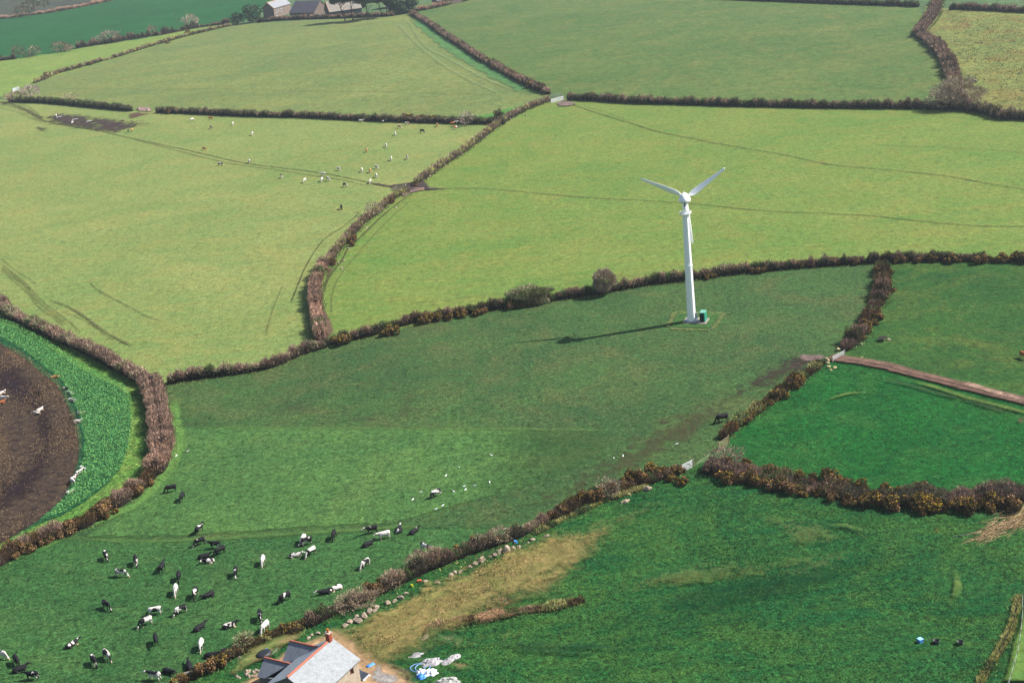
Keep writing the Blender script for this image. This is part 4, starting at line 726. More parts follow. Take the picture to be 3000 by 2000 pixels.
cover('dry_grass','straw coloured grass above the slate roofed house',[(780,1448),(850,1405),(950,1350),(1050,1300),(1150,1262),(1250,1225),(1340,1225),(1320,1270),(1180,1340),(1080,1390),(980,1440),(900,1490),(840,1500)],7000,[(206,176,122),(160,150,88),(120,140,70),(214,184,136),(92,116,62)],.2,.2,56,keep=clumpy)
cover('rough_tussocks','dark tussocks of the rough pasture at the right edge',[(2180,40),(2352,40),(2400,270),(2290,262),(2220,225),(2205,160)],3500,[(180,160,96),(130,120,72),(166,160,90),(110,116,66)],.4,.8,57,keep=clumpy)

hedge('earth_bank','low ragged bank of orange brown earth and dead grass right of the house',[(968,1455),(1000,1442),(1040,1432),(1090,1428),(1130,1420),(1170,1412),(1210,1404),(1260,1398),(1300,1390),(1342,1380)],2.2,.7,(('rust',.35),('drygrass',.3),('brack',.35)),cat='bank',seed=61,gap=.5,lump=1.6)
hedge('earth_bank','short broken bank of pale turned earth above the longer one',[(1120,1398),(1150,1386),(1180,1382)],2.0,.6,(('brack',.5),('drygrass',.3),('dark',.2)),cat='bank',seed=62,lump=1.6)
hedge('rough_grass','pale dead grass along the wall foot left of the gate with granite blocks',[(1490,1118),(1440,1132),(1390,1150),(1330,1175),(1270,1204),(1225,1228)],2.2,.45,(('drygrass',.6),('green',.4)),cat='grass',seed=63,lump=1.5,gap=.4)
# ================================================================== wind turbine
WHITE=plain('white paint',(.93,.93,.92,1),.35,0,.03,.6,spec=.5)
GREYW=plain('grey white paint',(.42,.45,.48,1),.5,0,.05,1)
DARKM=plain('dark metal',(.03,.035,.04,1),.6,.3,.1,2)
STEEL=plain('galvanised steel',(.42,.44,.47,1),.45,.5,.12,4)
CONC=plain('concrete',alb(176,164,156),.9,0,.18,2,.02)
base=tb.copy(); vd=Vector((base.x,base.y,0)).normalized(); rt=Vector((vd.y,-vd.x,0)); HZ=28.9
pad=[g(1998,949),g(2068,952),g(2080,934.5),g(2011,932)]
m=MB(); m.add([(p.x,p.y,0) for p in pad]+[(p.x,p.y,.3) for p in pad],[(3,2,1,0),(4,5,6,7),(0,1,5,4),(1,2,6,5),(2,3,7,6),(3,0,4,7)])
o=m.build('concrete_pad',CONC,None,bevel=.03); tag(o,'square concrete pad under the wind turbine','pad')
T=empty('wind_turbine',(base.x,base.y,.3),0,'tall white three bladed wind turbine standing on a concrete pad','wind turbine')
def lring(cx,cy,z,rx,ry,n,ex,ey): return [tuple(Vector((cx,cy,z))+ex*(math.cos(2*math.pi*i/n)*rx)+ey*(math.sin(2*math.pi*i/n)*ry)) for i in range(n)]
ex,ey,ez=rt,vd,Vector((0,0,1))
m=MB(); m.rings([lring(0,0,z,r_,r_,12,ex,ey) for z,r_ in ((0,1.02),(13.4,.86))]); m.build('lower_tower',WHITE,T)
m=MB(); m.rings([lring(0,0,z,r_,r_,12,ex,ey) for z,r_ in ((13.4,.84),(25.5,.70))]); m.build('upper_tower',WHITE,T)
m=MB(); m.rings([lring(0,0,z,r_,r_,24,ex,ey) for z,r_ in ((0,1.42),(.14,1.42))]); m.rings([lring(0,0,z,r_,r_,24,ex,ey) for z,r_ in ((.14,1.25),(.22,1.05))]); m.build('base_flange',GREYW,T)
m=MB(); m.rings([lring(0,0,z,r_,r_,24,ex,ey) for z,r_ in ((13.25,.93),(13.55,.93))]); m.build('joint_flange',WHITE,T)
m=MB(); m.box((.0,.0,0),(.62,.06,1.5),Matrix.Translation(ex*.75-ey*.86+Vector((0,0,.6)))@Matrix.Rotation(-.5,4,'Z')); m.build('tower_door',GREYW,T)
m=MB()
for k in range(9): m.tube(Vector((0,0,1+k*2.9))+ex*1.0*(1-k*.035)-ey*.2,Vector((0,0,1+(k+1)*2.9))+ex*1.0*(1-(k+1)*.035)-ey*.2,.035,n=6)
m.build('cable_duct',GREYW,T)
PL=empty('service_platform',(0,0,0)); PL.parent=T
m=MB(); m.rings([lring(0,0,z,1.34,1.34,28,ex,ey) for z in (25.5,25.62)]); o=m.build('deck',GREYW,PL)
m=MB()
for zz in (25.95,):
    R=lring(0,0,zz,1.32,1.32,28,ex,ey)
    for i in range(28): m.tube(R[i],R[(i+1)%28],.06,n=6)
for i in range(0,28,4):
    p=lring(0,0,25.6,1.32,1.32,28,ex,ey)[i]; m.tube(p,(p[0],p[1],25.95),.035,n=6)
m.build('guard_rail',WHITE,PL)
m=MB(); m.rings([lring(0,0,z,r_,r_,20,ex,ey) for z,r_ in ((25.6,.62),(26.6,.5),(27.7,.55))]); m.build('yaw_neck',WHITE,T,True)
NAC=empty('nacelle',(0,0,0)); NAC.parent=T
c0=ey*.5
prof=[(27.45,.45,.6),(27.75,.85,1.1),(28.15,1.18,1.5),(28.42,1.36,1.75),(28.58,1.40,1.8),(28.8,1.36,1.78),(29.2,1.2,1.6),(29.6,.98,1.35),(29.95,.66,.95),(30.15,.34,.5),(30.24,.08,.1)]
m=MB(); m.rings([lring(c0.x,c0.y,z,a,b,28,ex,ey) for z,a,b in prof]); m.build('housing',WHITE,NAC,True)
m=MB(); m.rings([lring(c0.x,c0.y,z,a,b,28,ex,ey) for z,a,b in ((28.36,1.345,1.73),(28.42,1.37,1.76))]); m.build('trim_band',GREYW,NAC,True)
m=MB(); q=c0-ey*1.5; m.tube(Vector((q.x,q.y,28.1)),Vector((q.x,q.y,28.1))-ey*.12,.2,.2,16); m.tube(Vector((q.x,q.y,28.1))-ey*.0+Vector((0,0,-.5))+ey*.2,Vector((q.x,q.y,28.1))+Vector((0,0,-.55))-ey*.25,.16,.16,14); m.build('vent',DARKM,NAC)
m=MB(); m.tube((c0.x,c0.y,30.2),(c0.x,c0.y,30.75),.06,.04,8); m.build('wind_sensor',WHITE,NAC)
RC=Vector((0,0,HZ-.3))+ey*2.75+ex*.15
ROT=empty('rotor',tuple(RC)); ROT.parent=T
m=MB(); m.rings([[tuple(ey*yy+ex*(math.cos(2*math.pi*i/20)*r_)+ez*(math.sin(2*math.pi*i/20)*r_)) for i in range(20)] for yy,r_ in ((-.8,.5),(-.5,.6),(.3,.6),(.8,.42),(1.1,.1))]); m.build('hub',WHITE,ROT,True)
def blade(deg,R=11.05):
    a=math.radians(deg); d=ex*math.cos(a)+ez*math.sin(a); c=ex*-math.sin(a)+ez*math.cos(a); m=MB(); rings=[]
    for s_,ch,th,tw in ((.35,.36,.36,40),(1.0,.5,.34,40),(1.9,1.12,.26,34),(3.2,1.18,.2,26),(5.0,.98,.15,20),(7.5,.74,.10,15),(9.7,.52,.07,12),(10.7,.38,.05,11),(R,.12,.02,10)):
        ch*=1.22; t=math.radians(tw); cc=c*math.cos(t)+ey*math.sin(t); nn=-c*math.sin(t)+ey*math.cos(t)
        off=cc*(ch*.18); rings.append([tuple(d*s_-off+cc*(math.cos(2*math.pi*i/16)*ch/2)+nn*(math.sin(2*math.pi*i/16)*th/2*(1-.45*math.cos(2*math.pi*i/16)))) for i in range(16)])
    m.rings(rings); m.build('blade',WHITE,ROT,True)
for dg in (33.5,153.0,276.0): blade(dg)
# green transformer cabinet
GREEN=plain('green cabinet paint',alb(40,170,140),.6,0,.08,1.5,spec=.3)
ca,cb_=g(2050.5,947),g(2065.5,947.6); u_=(cb_-ca).normalized(); w_=Vector((-u_.y,u_.x,0)); 
back=(pad[2]-pad[1]).normalized(); 
CB=empty('transformer_cabinet',(ca.x,ca.y,.3),0,'green metal transformer cabinet beside the foot of the turbine tower','cabinet')
def prism(a,b,bk,depth,z0,z1,grow=0,gb=0):
    L_=(b-a); e=L_.normalized()*grow; P=[a-e-bk*gb,b+e-bk*gb,b+e+bk*(depth+gb),a-e+bk*(depth+gb)]
    v=[(p.x,p.y,z0) for p in P]+[(p.x,p.y,z1) for p in P]; return v,[(3,2,1,0),(4,5,6,7),(0,1,5,4),(1,2,6,5),(2,3,7,6),(3,0,4,7)]
m=MB(); v,f_=prism(Vector((0,0,0)),cb_-ca,back,2.1,0,2.2); m.add(v,f_); m.build('body',GREEN,CB,bevel=.02)
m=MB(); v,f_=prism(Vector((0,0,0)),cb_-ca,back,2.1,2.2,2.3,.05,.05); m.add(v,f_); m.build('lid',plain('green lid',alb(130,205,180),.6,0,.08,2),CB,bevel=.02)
m=MB(); m.add(*prism((cb_-ca)*.06-back*.025,(cb_-ca)*.80-back*.025,back,.02,.1,2.05)); m.build('shade_panel',plain('shade dark green',(.008,.02,.022,1),.7),CB)  # added near-black panel that paints the shade onto the cabinet's front face
m=MB(); q=(cb_-ca); m.add(*prism(q*.86-back*.04,q*.96-back*.04,back,.04,1.75,1.98)); m.build('label_plate',plain('pale plate',alb(200,225,190),.6),CB)
m=MB(); m.box((0,0,0),(.03,.08,.3),Matrix.Translation(q+q.normalized()*.0+back*.9+Vector((0,0,1.1)))); m.build('handle',STEEL,CB)
# ================================================================== stones
STONE=plain('granite',alb(196,176,154,1.0),.9,0,.34,2.6,.07)
STONEY=plain('lichen granite',alb(206,192,140,1.0),.9,0,.25,2.2,.05)
def rockmesh(seed,flat=.7,mat=None):
    import bmesh
    rng=random.Random(seed); bm=bmesh.new(); bmesh.ops.create_icosphere(bm,subdivisions=3,radius=.5)
    pl=[(Vector((rng.uniform(-1,1),rng.uniform(-1,1),rng.uniform(-.5,1))).normalized(),rng.uniform(.24,.42)) for _ in range(12)]
    for v in bm.verts:
        for n_,dd in pl:
            e=v.co.dot(n_)-dd
            if e>0: v.co-=n_*e
        v.co+=Vector((rng.uniform(-1,1),rng.uniform(-1,1),rng.uniform(-1,1)))*.012; v.co.z*=flat
    me=bpy.data.meshes.new('boulder'); bm.to_mesh(me); bm.free(); me.materials.append(mat or STONE); return me
RM=[rockmesh(i,.6+.08*(i%4)) for i in range(7)]; RY=[rockmesh(20+i,.7,STONEY) for i in range(3)]
def rock(p,size,label,group,name='boulder',yl=False,sx=None,z=None):
    o=bpy.data.objects.new(name,rg.choice(RY if yl else RM)); COL.objects.link(o); s_=size
    o.location=(p.x,p.y,s_*.22 if z is None else z); o.rotation_euler=(rg.uniform(-.3,.3),rg.uniform(-.3,.3),rg.uniform(0,6.28)); o.scale=(s_*(sx or rg.uniform(.9,1.3)),s_*rg.uniform(.8,1.1),s_*rg.uniform(.8,1.15))
    return tag(o,label,'boulder' if size>.7 else 'stone',group)
for grp,lab,lst in (('boulders piled above the chimney','pale granite boulder in the pile above the red chimney',[(825,1050,60),(865,1015,60),(900,995,50),(935,1012,80),(930,965,50),(990,970,80),(1040,925,80),(1085,915,50)]),
 ('boulders in the gap right of the pile','pale boulder in the short row right of the boulder pile',[(1105,885,85),(1215,840,62),(1275,822,50),(1330,790,62),(1380,755,58)]),
 ('boulders along the bramble hedge','pale boulder in the long row at the foot of the bramble hedge',[(1555,642,50),(1665,655,56),(1790,588,56),(1825,562,50),(1870,558,40),(1890,542,40),(1960,512,50),(2015,482,70),(2070,452,88),(2150,412,40),(2195,402,60),(2245,372,66),(2310,360,90),(2362,337,50),(2417,325,50),(2502,285,32),(2537,260,56),(2662,230,60)]),
 ('stones beside the house gable','small pale stone lying behind the slate roofs',[(570,1118,50),(515,1132,36),(480,1160,44),(1500,1155,26)])):
    for x,y,s_ in lst: rock(gz((1,3),x,y),s_/3.136/ppm(gz((1,3),x,y))*1.08,lab,grp)
rock(gz((1,3),1550,1160),1.1,'long pale stone lying alone on the dry grass','lone stone',sx=1.9)
rock(gz((2,2),1240,1365),1.9,'large rounded granite block in the gorse hedge','lone block'); 
rock(gz((2,2),1075,1412),1.0,'yellowish upright stone in the gorse hedge','upright stone',yl=True); rock(gz((2,2),1045,1478),1.2,'long flat stone below the grey fluffy bush','flat stone',sx=1.8)
for x,y,s_ in ((560,240,1.0),(575,268,.9),(615,250,1.0)): rock(gz((3,2),x,y),s_,'pale white stone fallen beside the gate post','stones by the field gate',yl=True)
for x,y,s_ in ((545,185,1.3),(540,165,1.1),(550,205,1.0),(760,70,.7),(855,32,.9),(640,85,1.3)): rock(gz((3,2),x,y),s_,'yellowish stone in the hedge end by the field gate','hedge stones by the field gate',yl=True)
rock(gz((0,2),1563,392),1.0,'pale round boulder at the junction of the purple hedges','junction boulder')
for x,y,s_ in ((2205,1342,.7),(2180,1515,.6),(2200,1527,.55),(1215,680,.1)): 
    if s_>.2: rock(gz((0,3),x,y),s_,'small pale stone on the scruffy grass left of the house','stones left of the house')
f4=lambda x,y: g(560+x/7.84,1820+y/7.84)
for x,y,s_ in ((1390,580,.9),(1500,600,.8),(1560,575,.7),(1620,530,.9),(1690,480,.8),(1740,450,.7),(860,830,.9),(930,820,.7),(1010,770,.8),(1060,775,.5)): rock(f4(x,y),s_,'granite block of the tumbled wall beside the small grey green bush','tumbled wall blocks')
for i in range(34):
    rock(f4(rg.uniform(1220,1580),rg.uniform(1120,1310)),rg.uniform(.3,.75),'pale stone in the rubble heap beside the lean-to','rubble heap stones','rubble_stone')
for x,y,s_ in ((1390,950,.4),(1500,960,.35),(1675,1008,.65)): rock(g(1940+x/11.76,880+y/11.76),s_,'small pale stone in front of the turbine pad','stones by the turbine pad')
for i,(x,y) in enumerate(((1020,378),(1060,352),(1112,312),(1170,272),(1205,262),(985,402))): rock(go(x+3,y+4),1.2,'granite stone bedded in the hedge below the upper gate','stones in the climbing hedge')
for i,(x,y) in enumerate(((808,560),(800,572),(790,600),(778,606),(842,524),(908,478),(786,618))): rock(go(x,y),1.0,'granite stone showing in the winding hedge','stones in the winding hedge')
rock(gz((3,0),1900,752),2.2,'pale flat stone beside the curved purple hedge','flat stone at the top right',sx=1.6)
for x,y in ((840,1430),(1120,1545),(1920,1540),(2010,1520),(1790,1490),(400,1385)): rock(gz((3,2),x,y),.8,'small stone along the dark overgrown bank','stones along the wide bank')
# the hole with grey stones in the right pasture
patch('mud',[(2569,993),(2600,990),(2606,1000),(2590,1006),(2570,1004)],decalmat('muddy hollow',(70,60,54),(52,46,44),.6,.2,.97,.7,.05),.7,'dark muddy hollow beside a grey stone in the right pasture',16,fn=src)
rock(g(2603,996),.9,'grey stone beside the dark muddy hollow','hollow stone')
# ================================================================== gates and rails
WOOD=plain('weathered post',alb(176,156,120),.9,0,.25,5)
def gate(pa,pb,label,h=1.2,nb=6,mat=None,brace=True,posts=True,r_=.035,low=.15,cat='gate',posth=None):
    a,b=pa,pb; t=empty('field_gate',((a.x+b.x)/2,(a.y+b.y)/2,0),math.atan2(b.y-a.y,b.x-a.x),label,cat); L_=(b-a).length; x0,x1=-L_/2+.12,L_/2-.12; mat=mat or STEEL
    fr=MB(); fr.tube((x0,0,low),(x0,0,h),r_*1.2); fr.tube((x1,0,low),(x1,0,h),r_*1.2); fr.tube((x0,0,h),(x1,0,h),r_*1.2)
    if brace: fr.tube((x0,-.03,low),(0,-.03,h),r_*.8); fr.tube((x1,-.03,low),(0,-.03,h),r_*.8)
    fo=fr.build('frame',mat,t)
    for k in range(nb):
        z=low+(h-low)*((k/(nb))**1.0); rr=MB(); rr.tube((x0,0,z),(x1,0,z),r_*.9); rr.build('rail',mat,t)
    if posts:
        for x in (-L_/2,L_/2):
            m=MB(); m.tube((x,0,-.1),(x,0,posth or h+.2),.13,.11,8); m.build('post',WOOD,t)
    return t
WG=plain('pale galvanised bars',(.34,.35,.37,1),.5,.2,.1,4)
gate(g(2438,1062),g(2475,1042),'pale metal field gate closing the lane at the right','' and 0 or 1.25,6,WG,r_=.035)
gate(g(2106,1322),g(2135,1301),'wooden five bar rail between two stout posts',1.6,5,WOOD,False,r_=.05,posth=1.9)
gate(g(1998,1386),g(2031,1368),'white barred gate half hidden among gorse bushes',1.5,6,WG,True,r_=.05)
gate(g(1614,303),g(1652,293),'white metal gate where the upper hedges meet',1.7,6,WG,r_=.09,posts=True)
gate(g(1612,288),g(1648,285),'thin wire fence behind the white upper gate',1.6,4,STEEL,False,r_=.06)
gate(g(37,270),g(57,264),'grey metal gate in the far upper left corner',2.0,6,STEEL,r_=.13)
for x,y in ((1275,1012),(1362,1022)):
    rock(gz((0,0),x,y),2.6,'pale stone wall end beside the gap in the dark hedge','wall ends at the stone gap')
m=MB(); a,b=g(2513,1054),g(2529,1046); m.tube((a.x,a.y,.1),(b.x,b.y,.12),.07,.06,6); o=m.build('fallen_post',plain('pale timber',alb(206,190,130),.9)); tag(o,'pale fallen post lying beside the lane','post')
o=MB(); a,b=gz((3,3),1700,235),gz((3,3),1895,198); o.tube((a.x,a.y,.12),(b.x,b.y,.14),.1,.1,7); o=o.build('black_pipe',DARKM); tag(o,'black pipe lying on the mustard patch','pipe')
# corner fence at the bottom right
FN=empty('wire_fence',tuple(g(2975,1950)),0,'wooden post and wire fence at the lower right corner','fence')
fp=[(2987+8,1760),(2996,1800),(2993,1838),(2990,1866),(2986,1898),(2980,1928),(2971,1960),(2962,1992),(2950,2030)]; org=g(2975,1950)
P_=[g(x,y)-org for x,y in fp]
for p in P_: m=MB(); m.tube((p.x,p.y,-.1),(p.x,p.y,1.25),.07,.06,7); m.build('post',WOOD,FN)
for zz in (.4,.75,1.1):
    m=MB(); m.path([(p.x,p.y,zz) for p in P_],.012,5); m.build('wire',STEEL,FN)
hedge('rough_grass','strip of tall straw coloured grass along the corner fence',[(2340,1370),(2325,1440),(2300,1490),(2275,1530),(2240,1590)],1.3,.5,(('drygrass',.8),('green',.2)),cat='grass',seed=41,upright=1.6)
# brushwood heap at the right edge
rngb=np.random.default_rng(9); n=900; P0=g(2990,1520); P1=g(2840,1592); t_=rngb.uniform(-.5,1,n)
P=np.stack([P0.x+(P1.x-P0.x)*t_*.8+rngb.normal(0,1.3*(1-t_*.6)),P0.y+(P1.y-P0.y)*t_*.8+rngb.normal(0,1.3*(1-t_*.6)),rngb.uniform(.05,.4,n)*(1.1-t_)],1)
dv=np.array([P1.x-P0.x,P1.y-P0.y,0]); dv/=np.linalg.norm(dv); D=dv+rngb.normal(size=(n,3))*np.array([.22,.22,.06]); D/=np.linalg.norm(D,axis=1)[:,None]
V,T_=tri_soup(P,D,rngb.uniform(1.5,4.2,n),np.full(n,.09),rngb); pa=np.array([alb(206,174,128)[:3],alb(186,152,118)[:3],alb(222,192,150)[:3],alb(150,122,90)[:3]]); C=pa[rngb.integers(0,4,n)]
c_=P.mean(0); c_[2]=0; me=fastmesh('brushwood_heap',V-c_,T_,np.repeat(C,3,0)); me.materials.append(VEG); o=link(bpy.data.objects.new('brushwood_heap',me)); o.location=c_; tag(o,'pile of pale cut branches at the right edge','brushwood')
# tubs in the lush field
BLUE=plain('blue plastic',(.07,.25,.62,1),.45,0,.05,2); BLACKP=plain('black plastic',(.015,.016,.02,1),.5,0,.1,2)
def tub(p,r_,h,mat,label,name='feed_tub'):
    t=empty(name,(p.x,p.y,0),0,label,'tub'); m=MB(); n=20
    rs=[lring(0,0,z,q,q,n,Vector((1,0,0)),Vector((0,1,0))) for z,q in ((0,r_*.85),(h,r_),(h,r_*.93),(.08,r_*.78))]; m.rings(rs); m.build('bowl',mat,t,True)
    m=MB(); R=lring(0,0,h,r_*1.0,r_*1.0,n,Vector((1,0,0)),Vector((0,1,0)))
    for i in range(n): m.tube(R[i],R[(i+1)%n],.035,n=6)
    m.build('rim',mat,t); return t
tub(gz((3,3),1545,1205),.42,.5,BLACKP,'black feed tub beside the bright blue box'); tub(gz((3,3),1765,1215),.42,.5,BLACKP,'black feed tub farthest right in the lush pasture')
p=gz((3,3),1398,1195); t=empty('blue_box',(p.x,p.y,0),.4,'bright blue box on the lush pasture','box'); m=MB(); m.box((-.3,-.3,0),(.3,.3,.55)); m.build('body',BLUE,t,bevel=.03)
m=MB(); m.box((-.33,-.33,.552),(.33,.33,.63)); m.build('lid',plain('light blue',(.25,.55,.85,1),.5),t,bevel=.02)
m=MB(); a=Vector((.3,0,.3)); m.path([(.32,0,.35),(.9,-.15,.08),(1.9,-.3,.06)],.05,6); m.build('pipe',BLACKP,t)
# ================================================================== feeding troughs
def trough(p,rz,label,group):
    t=empty('feed_trough',(p.x,p.y,0),rz,label,'trough',group); m=MB(); n=10; L_=2.9
    rs=[]
    for x in (-L_/2,L_/2): rs.append([(x,math.cos(math.pi+math.pi*i/n)*.42,.75+math.sin(math.pi+math.pi*i/n)*.38) for i in range(n+1)]+[(x,.38,.76),(x,0,.45),(x,-.38,.76)])
    m.rings(rs); m.build('basin',plain('trough steel',(.62,.64,.68,1),.4,.3),t)
    for sx in (-1,1):
        m=MB(); m.tube((sx*1.2,-.45,0),(sx*1.2,0,.5),.05); m.tube((sx*1.2,.45,0),(sx*1.2,0,.5),.05); m.build('leg',STEEL,t)
for x,y,l in ((548,1085,'grey metal trough beside the white cow nearest the left edge'),(692,1108,'grey metal trough in the middle of the dark mud'),(822,1126,'grey metal trough at the right of the dark mud')): trough(gz((0,0),x,y),.5,l,'feeding troughs on the dark mud')
# ================================================================== poles
def pole(p,h,label):
    t=empty('utility_pole',(p.x,p.y,0),0,label,'pole'); m=MB(); m.tube((0,0,-.2),(0,0,h),.28,.2,8); m.build('shaft',plain('pole wood',alb(140,146,116),.9),t)
    m=MB(); m.box((-1.1,-.08,h-.7),(1.1,.08,h-.5)); m.build('crossarm',plain('pole arm',alb(170,176,160),.8),t)
pole(g(30.6,56),21,'tall thin pole on the bracken bank'); pole(g(520,80),11,'thin wooden pole behind the strip field hedge')
# ================================================================== gulls
def gullmesh():
    m=MB(); n=10; st_=[(-.30,.02,.17,.02),(-.2,.05,.18,.04),(-.08,.09,.17,.085),(.06,.10,.18,.10),(.16,.075,.21,.08),(.2,.045,.26,.05),(.24,.05,.31,.05),(.28,.04,.31,.04),(.31,.015,.305,.015),(.36,.006,.30,.006)]
    m.rings([[(x,math.cos(2*math.pi*i/n)*w,z+math.sin(2*math.pi*i/n)*h) for i in range(n)] for x,w,z,h in st_])
    for s_ in (-1,1): m.tube((.03,s_*.03,.1),(.03,s_*.03,0),.01,n=5)
    me=bpy.data.meshes.new('gull'); me.from_pydata([tuple(c*1.1 for c in v) for v in m.v],[],m.f); me.update(); me.polygons.foreach_set('use_smooth',np.ones(len(me.polygons),bool)); me.materials.append(plain('white feathers',(.8,.8,.8,1),.7,0,.06,8)); return me
GL=gullmesh()
def gulls(lst,reg,label,group):
    for x,y in lst:
        o=bpy.data.objects.new('gull',GL); COL.objects.link(o); o.location=gz(reg,x,y); o.rotation_euler=(0,0,rg.uniform(0,6.28)); tag(o,label,'gull',group)
gulls([(1865,1165),(2165,1053),(1745,1240)],(1,2),'white gull on the open grass above the lone grazing cow','gulls above the lone cow')
gulls([(1515,1392),(1440,1460)],(1,2),'white gull left of the lone grazing cow','gulls left of the lone cow')
gulls([(1715,1515),(1655,1547)],(1,2),'white gull below the lone grazing cow','gulls below the lone cow')
gulls([(1818,1387),(1912,1338),(1925,1368),(2010,1332),(2147,1302)],(1,2),'white gull right of the lone grazing cow','gulls right of the lone cow')
gulls([(935,1078),(1020,1060)],(2,2),'white gull on the worn grass above the gorse hedge','gulls on the worn grass'); gulls([(1512,950)],(2,2),'white gull nearest the gates','gull nearest the gates')
gulls([(1725,1015),(1620,1058)],(0,2),'white gull near the broad purple hedge','gulls near the purple hedge')
gulls([(920,1212)],(0,0),'white gull below the dark mud with troughs','gull by the mud')
# ================================================================== cattle
def blobs_to_mesh(name, chains, voxel=.045):
    """chains of (x,y,z,rx) spheres joined by cones, fused into one continuous skin"""
    import bmesh
    nu,nv_=14,9; us=[]; fs=[]
    for j in range(nv_+1):
        for i in range(nu): us.append((math.sin(math.pi*j/nv_)*math.cos(2*math.pi*i/nu),math.sin(math.pi*j/nv_)*math.sin(2*math.pi*i/nu),math.cos(math.pi*j/nv_)))
    for j in range(nv_):
        for i in range(nu): fs.append((j*nu+i,(j+1)*nu+i,(j+1)*nu+(i+1)%nu,j*nu+(i+1)%nu))
    US=np.array(us); FS=np.array(fs); VV=[]; FF=[]
    def ell(c,r3): FF.append(FS+len(VV)*len(US)); VV.append(US*np.array(r3)+np.array(tuple(c)))
    for ch in chains:
        kind,*pts=ch
        for i,p in enumerate(pts):
            x,y,z=p[:3]; r3=p[3] if isinstance(p[3],tuple) else (p[3],)*3; ell(Vector((x,y,z)),r3)
            if i+1<len(pts):
                q=pts[i+1]; rq=q[3] if isinstance(q[3],tuple) else (q[3],)*3
                for k in range(1,6):
                    t=k/6; ell(Vector((x,y,z)).lerp(Vector(q[:3]),t),tuple(r3[j]*(1-t)+rq[j]*t for j in range(3)))
    me=fastmesh(name,np.concatenate(VV),np.concatenate(FF)); o=bpy.data.objects.new(name+'_build',me); COL.objects.link(o)
    r_=o.modifiers.new('r','REMESH'); r_.mode='VOXEL'; r_.voxel_size=voxel; s_=o.modifiers.new('s','SMOOTH'); s_.iterations=2; s_.factor=.4
    dg=bpy.context.evaluated_depsgraph_get(); out=bpy.data.meshes.new_from_object(o.evaluated_get(dg)); out.name=name
    bpy.data.objects.remove(o); out.polygons.foreach_set('use_smooth',np.ones(len(out.polygons),bool)); return out
def legs(front=.62,back=-.62):
    out=[]
    for s_ in (-1,1):
        out.append(('c',(front,s_*.18,.85,(.13,.11,.2)),(front+.02,s_*.19,.5,.075),(front-.02,s_*.19,.28,.055),(front,s_*.19,.06,.065)))
        out.append(('c',(back,s_*.2,.95,(.2,.13,.24)),(back+.1,s_*.22,.62,.10),(back-.1,s_*.21,.42,.06),(back-.03,s_*.21,.06,.065)))
    return out
body=[('c',(-.72,0,1.12,(.16,.22,.24)),(-.5,0,1.05,(.25,.31,.33)),(-.1,0,.98,(.3,.36,.37)),(.3,0,1.0,(.3,.33,.36)),(.62,0,1.08,(.2,.24,.31)),(.8,0,1.12,(.15,.17,.24)))]
tail=[('c',(-.86,0,1.2,.05),(-.93,0,.9,.03),(-.93,0,.55,.03),(-.92,0,.42,.055))]
udder=[('c',(-.42,0,.68,(.2,.17,.14)))]
def head(x,y,z,dx,dy,dz,r_=.135):
    d=Vector((dx,dy,dz)).normalized(); c=Vector((x,y,z)); a=c+d*.25; b=c+d*.45; sd=Vector((-d.y,d.x,0)); sd=sd.normalized() if sd.length>.01 else Vector((0,1,0)); up=sd.cross(d); up=up if up.z>0 else -up
    out=[('c',(*c,r_),(*a,r_*.8),(*b,r_*.62))]
    for s_ in (-1,1): e=c+sd*(s_*.17)+up*.06; out.append(('c',(*(c+sd*s_*.1+up*.06),.045),(*e,.04),(*(e+sd*s_*.07-up*.02),.035)))
    return out
CM={}
CM['graze']=blobs_to_mesh('cow_grazing',body+tail+udder+legs()+[('c',(.78,0,1.12,(.17,.15,.22)),(1.0,0,.85,(.13,.12,.17)),(1.18,0,.55,(.12,.1,.14)))]+head(1.22,0,.42,.5,0,-.8))
CM['graze2']=blobs_to_mesh('cow_grazing_turned',body+tail+udder+legs(.7,-.55)+[('c',(.78,0,1.12,(.17,.15,.22)),(.98,.12,.85,(.13,.12,.17)),(1.1,.28,.5,(.12,.1,.14)))]+head(1.12,.32,.38,.5,.4,-.7))
CM['stand']=blobs_to_mesh('cow_standing',body+tail+udder+legs()+[('c',(.78,0,1.15,(.17,.15,.23)),(1.02,.03,1.22,(.13,.12,.17)),(1.22,.05,1.28,(.11,.1,.13)))]+head(1.25,.05,1.3,.9,.1,-.45))
lb=[('c',(-.78,0,.42,(.18,.26,.26)),(-.5,0,.44,(.28,.38,.36)),(-.1,0,.44,(.3,.42,.37)),(.3,0,.45,(.3,.38,.36)),(.62,0,.52,(.2,.26,.32)),(.8,0,.6,(.15,.17,.24)))]
ll=[('c',(.6,.25,.2,.12),(.85,.32,.1,.08),(.6,.38,.08,.06)),('c',(.6,-.25,.2,.12),(.8,-.3,.1,.08),(.55,-.35,.08,.06)),('c',(-.5,.35,.25,.2),(-.2,.5,.12,.1),(-.45,.55,.08,.06)),('c',(-.5,-.3,.25,.2),(-.25,-.45,.12,.1)),('c',(-.92,0,.4,.05),(-1.0,.15,.1,.035),(-.85,.3,.06,.04))]
CM['lie']=blobs_to_mesh('cow_lying',lb+ll+[('c',(.8,0,.62,(.16,.15,.2)),(1.0,0,.72,(.13,.12,.16)),(1.12,0,.8,(.11,.1,.12)))]+head(1.14,0,.82,.9,0,-.3))
CM['lieflat']=blobs_to_mesh('cow_lying_turned',lb+ll+[('c',(.8,0,.62,(.16,.15,.2)),(.98,.16,.72,(.12,.11,.16)),(1.02,.34,.76,(.11,.1,.12)))]+head(1.02,.36,.76,.3,.9,-.3))
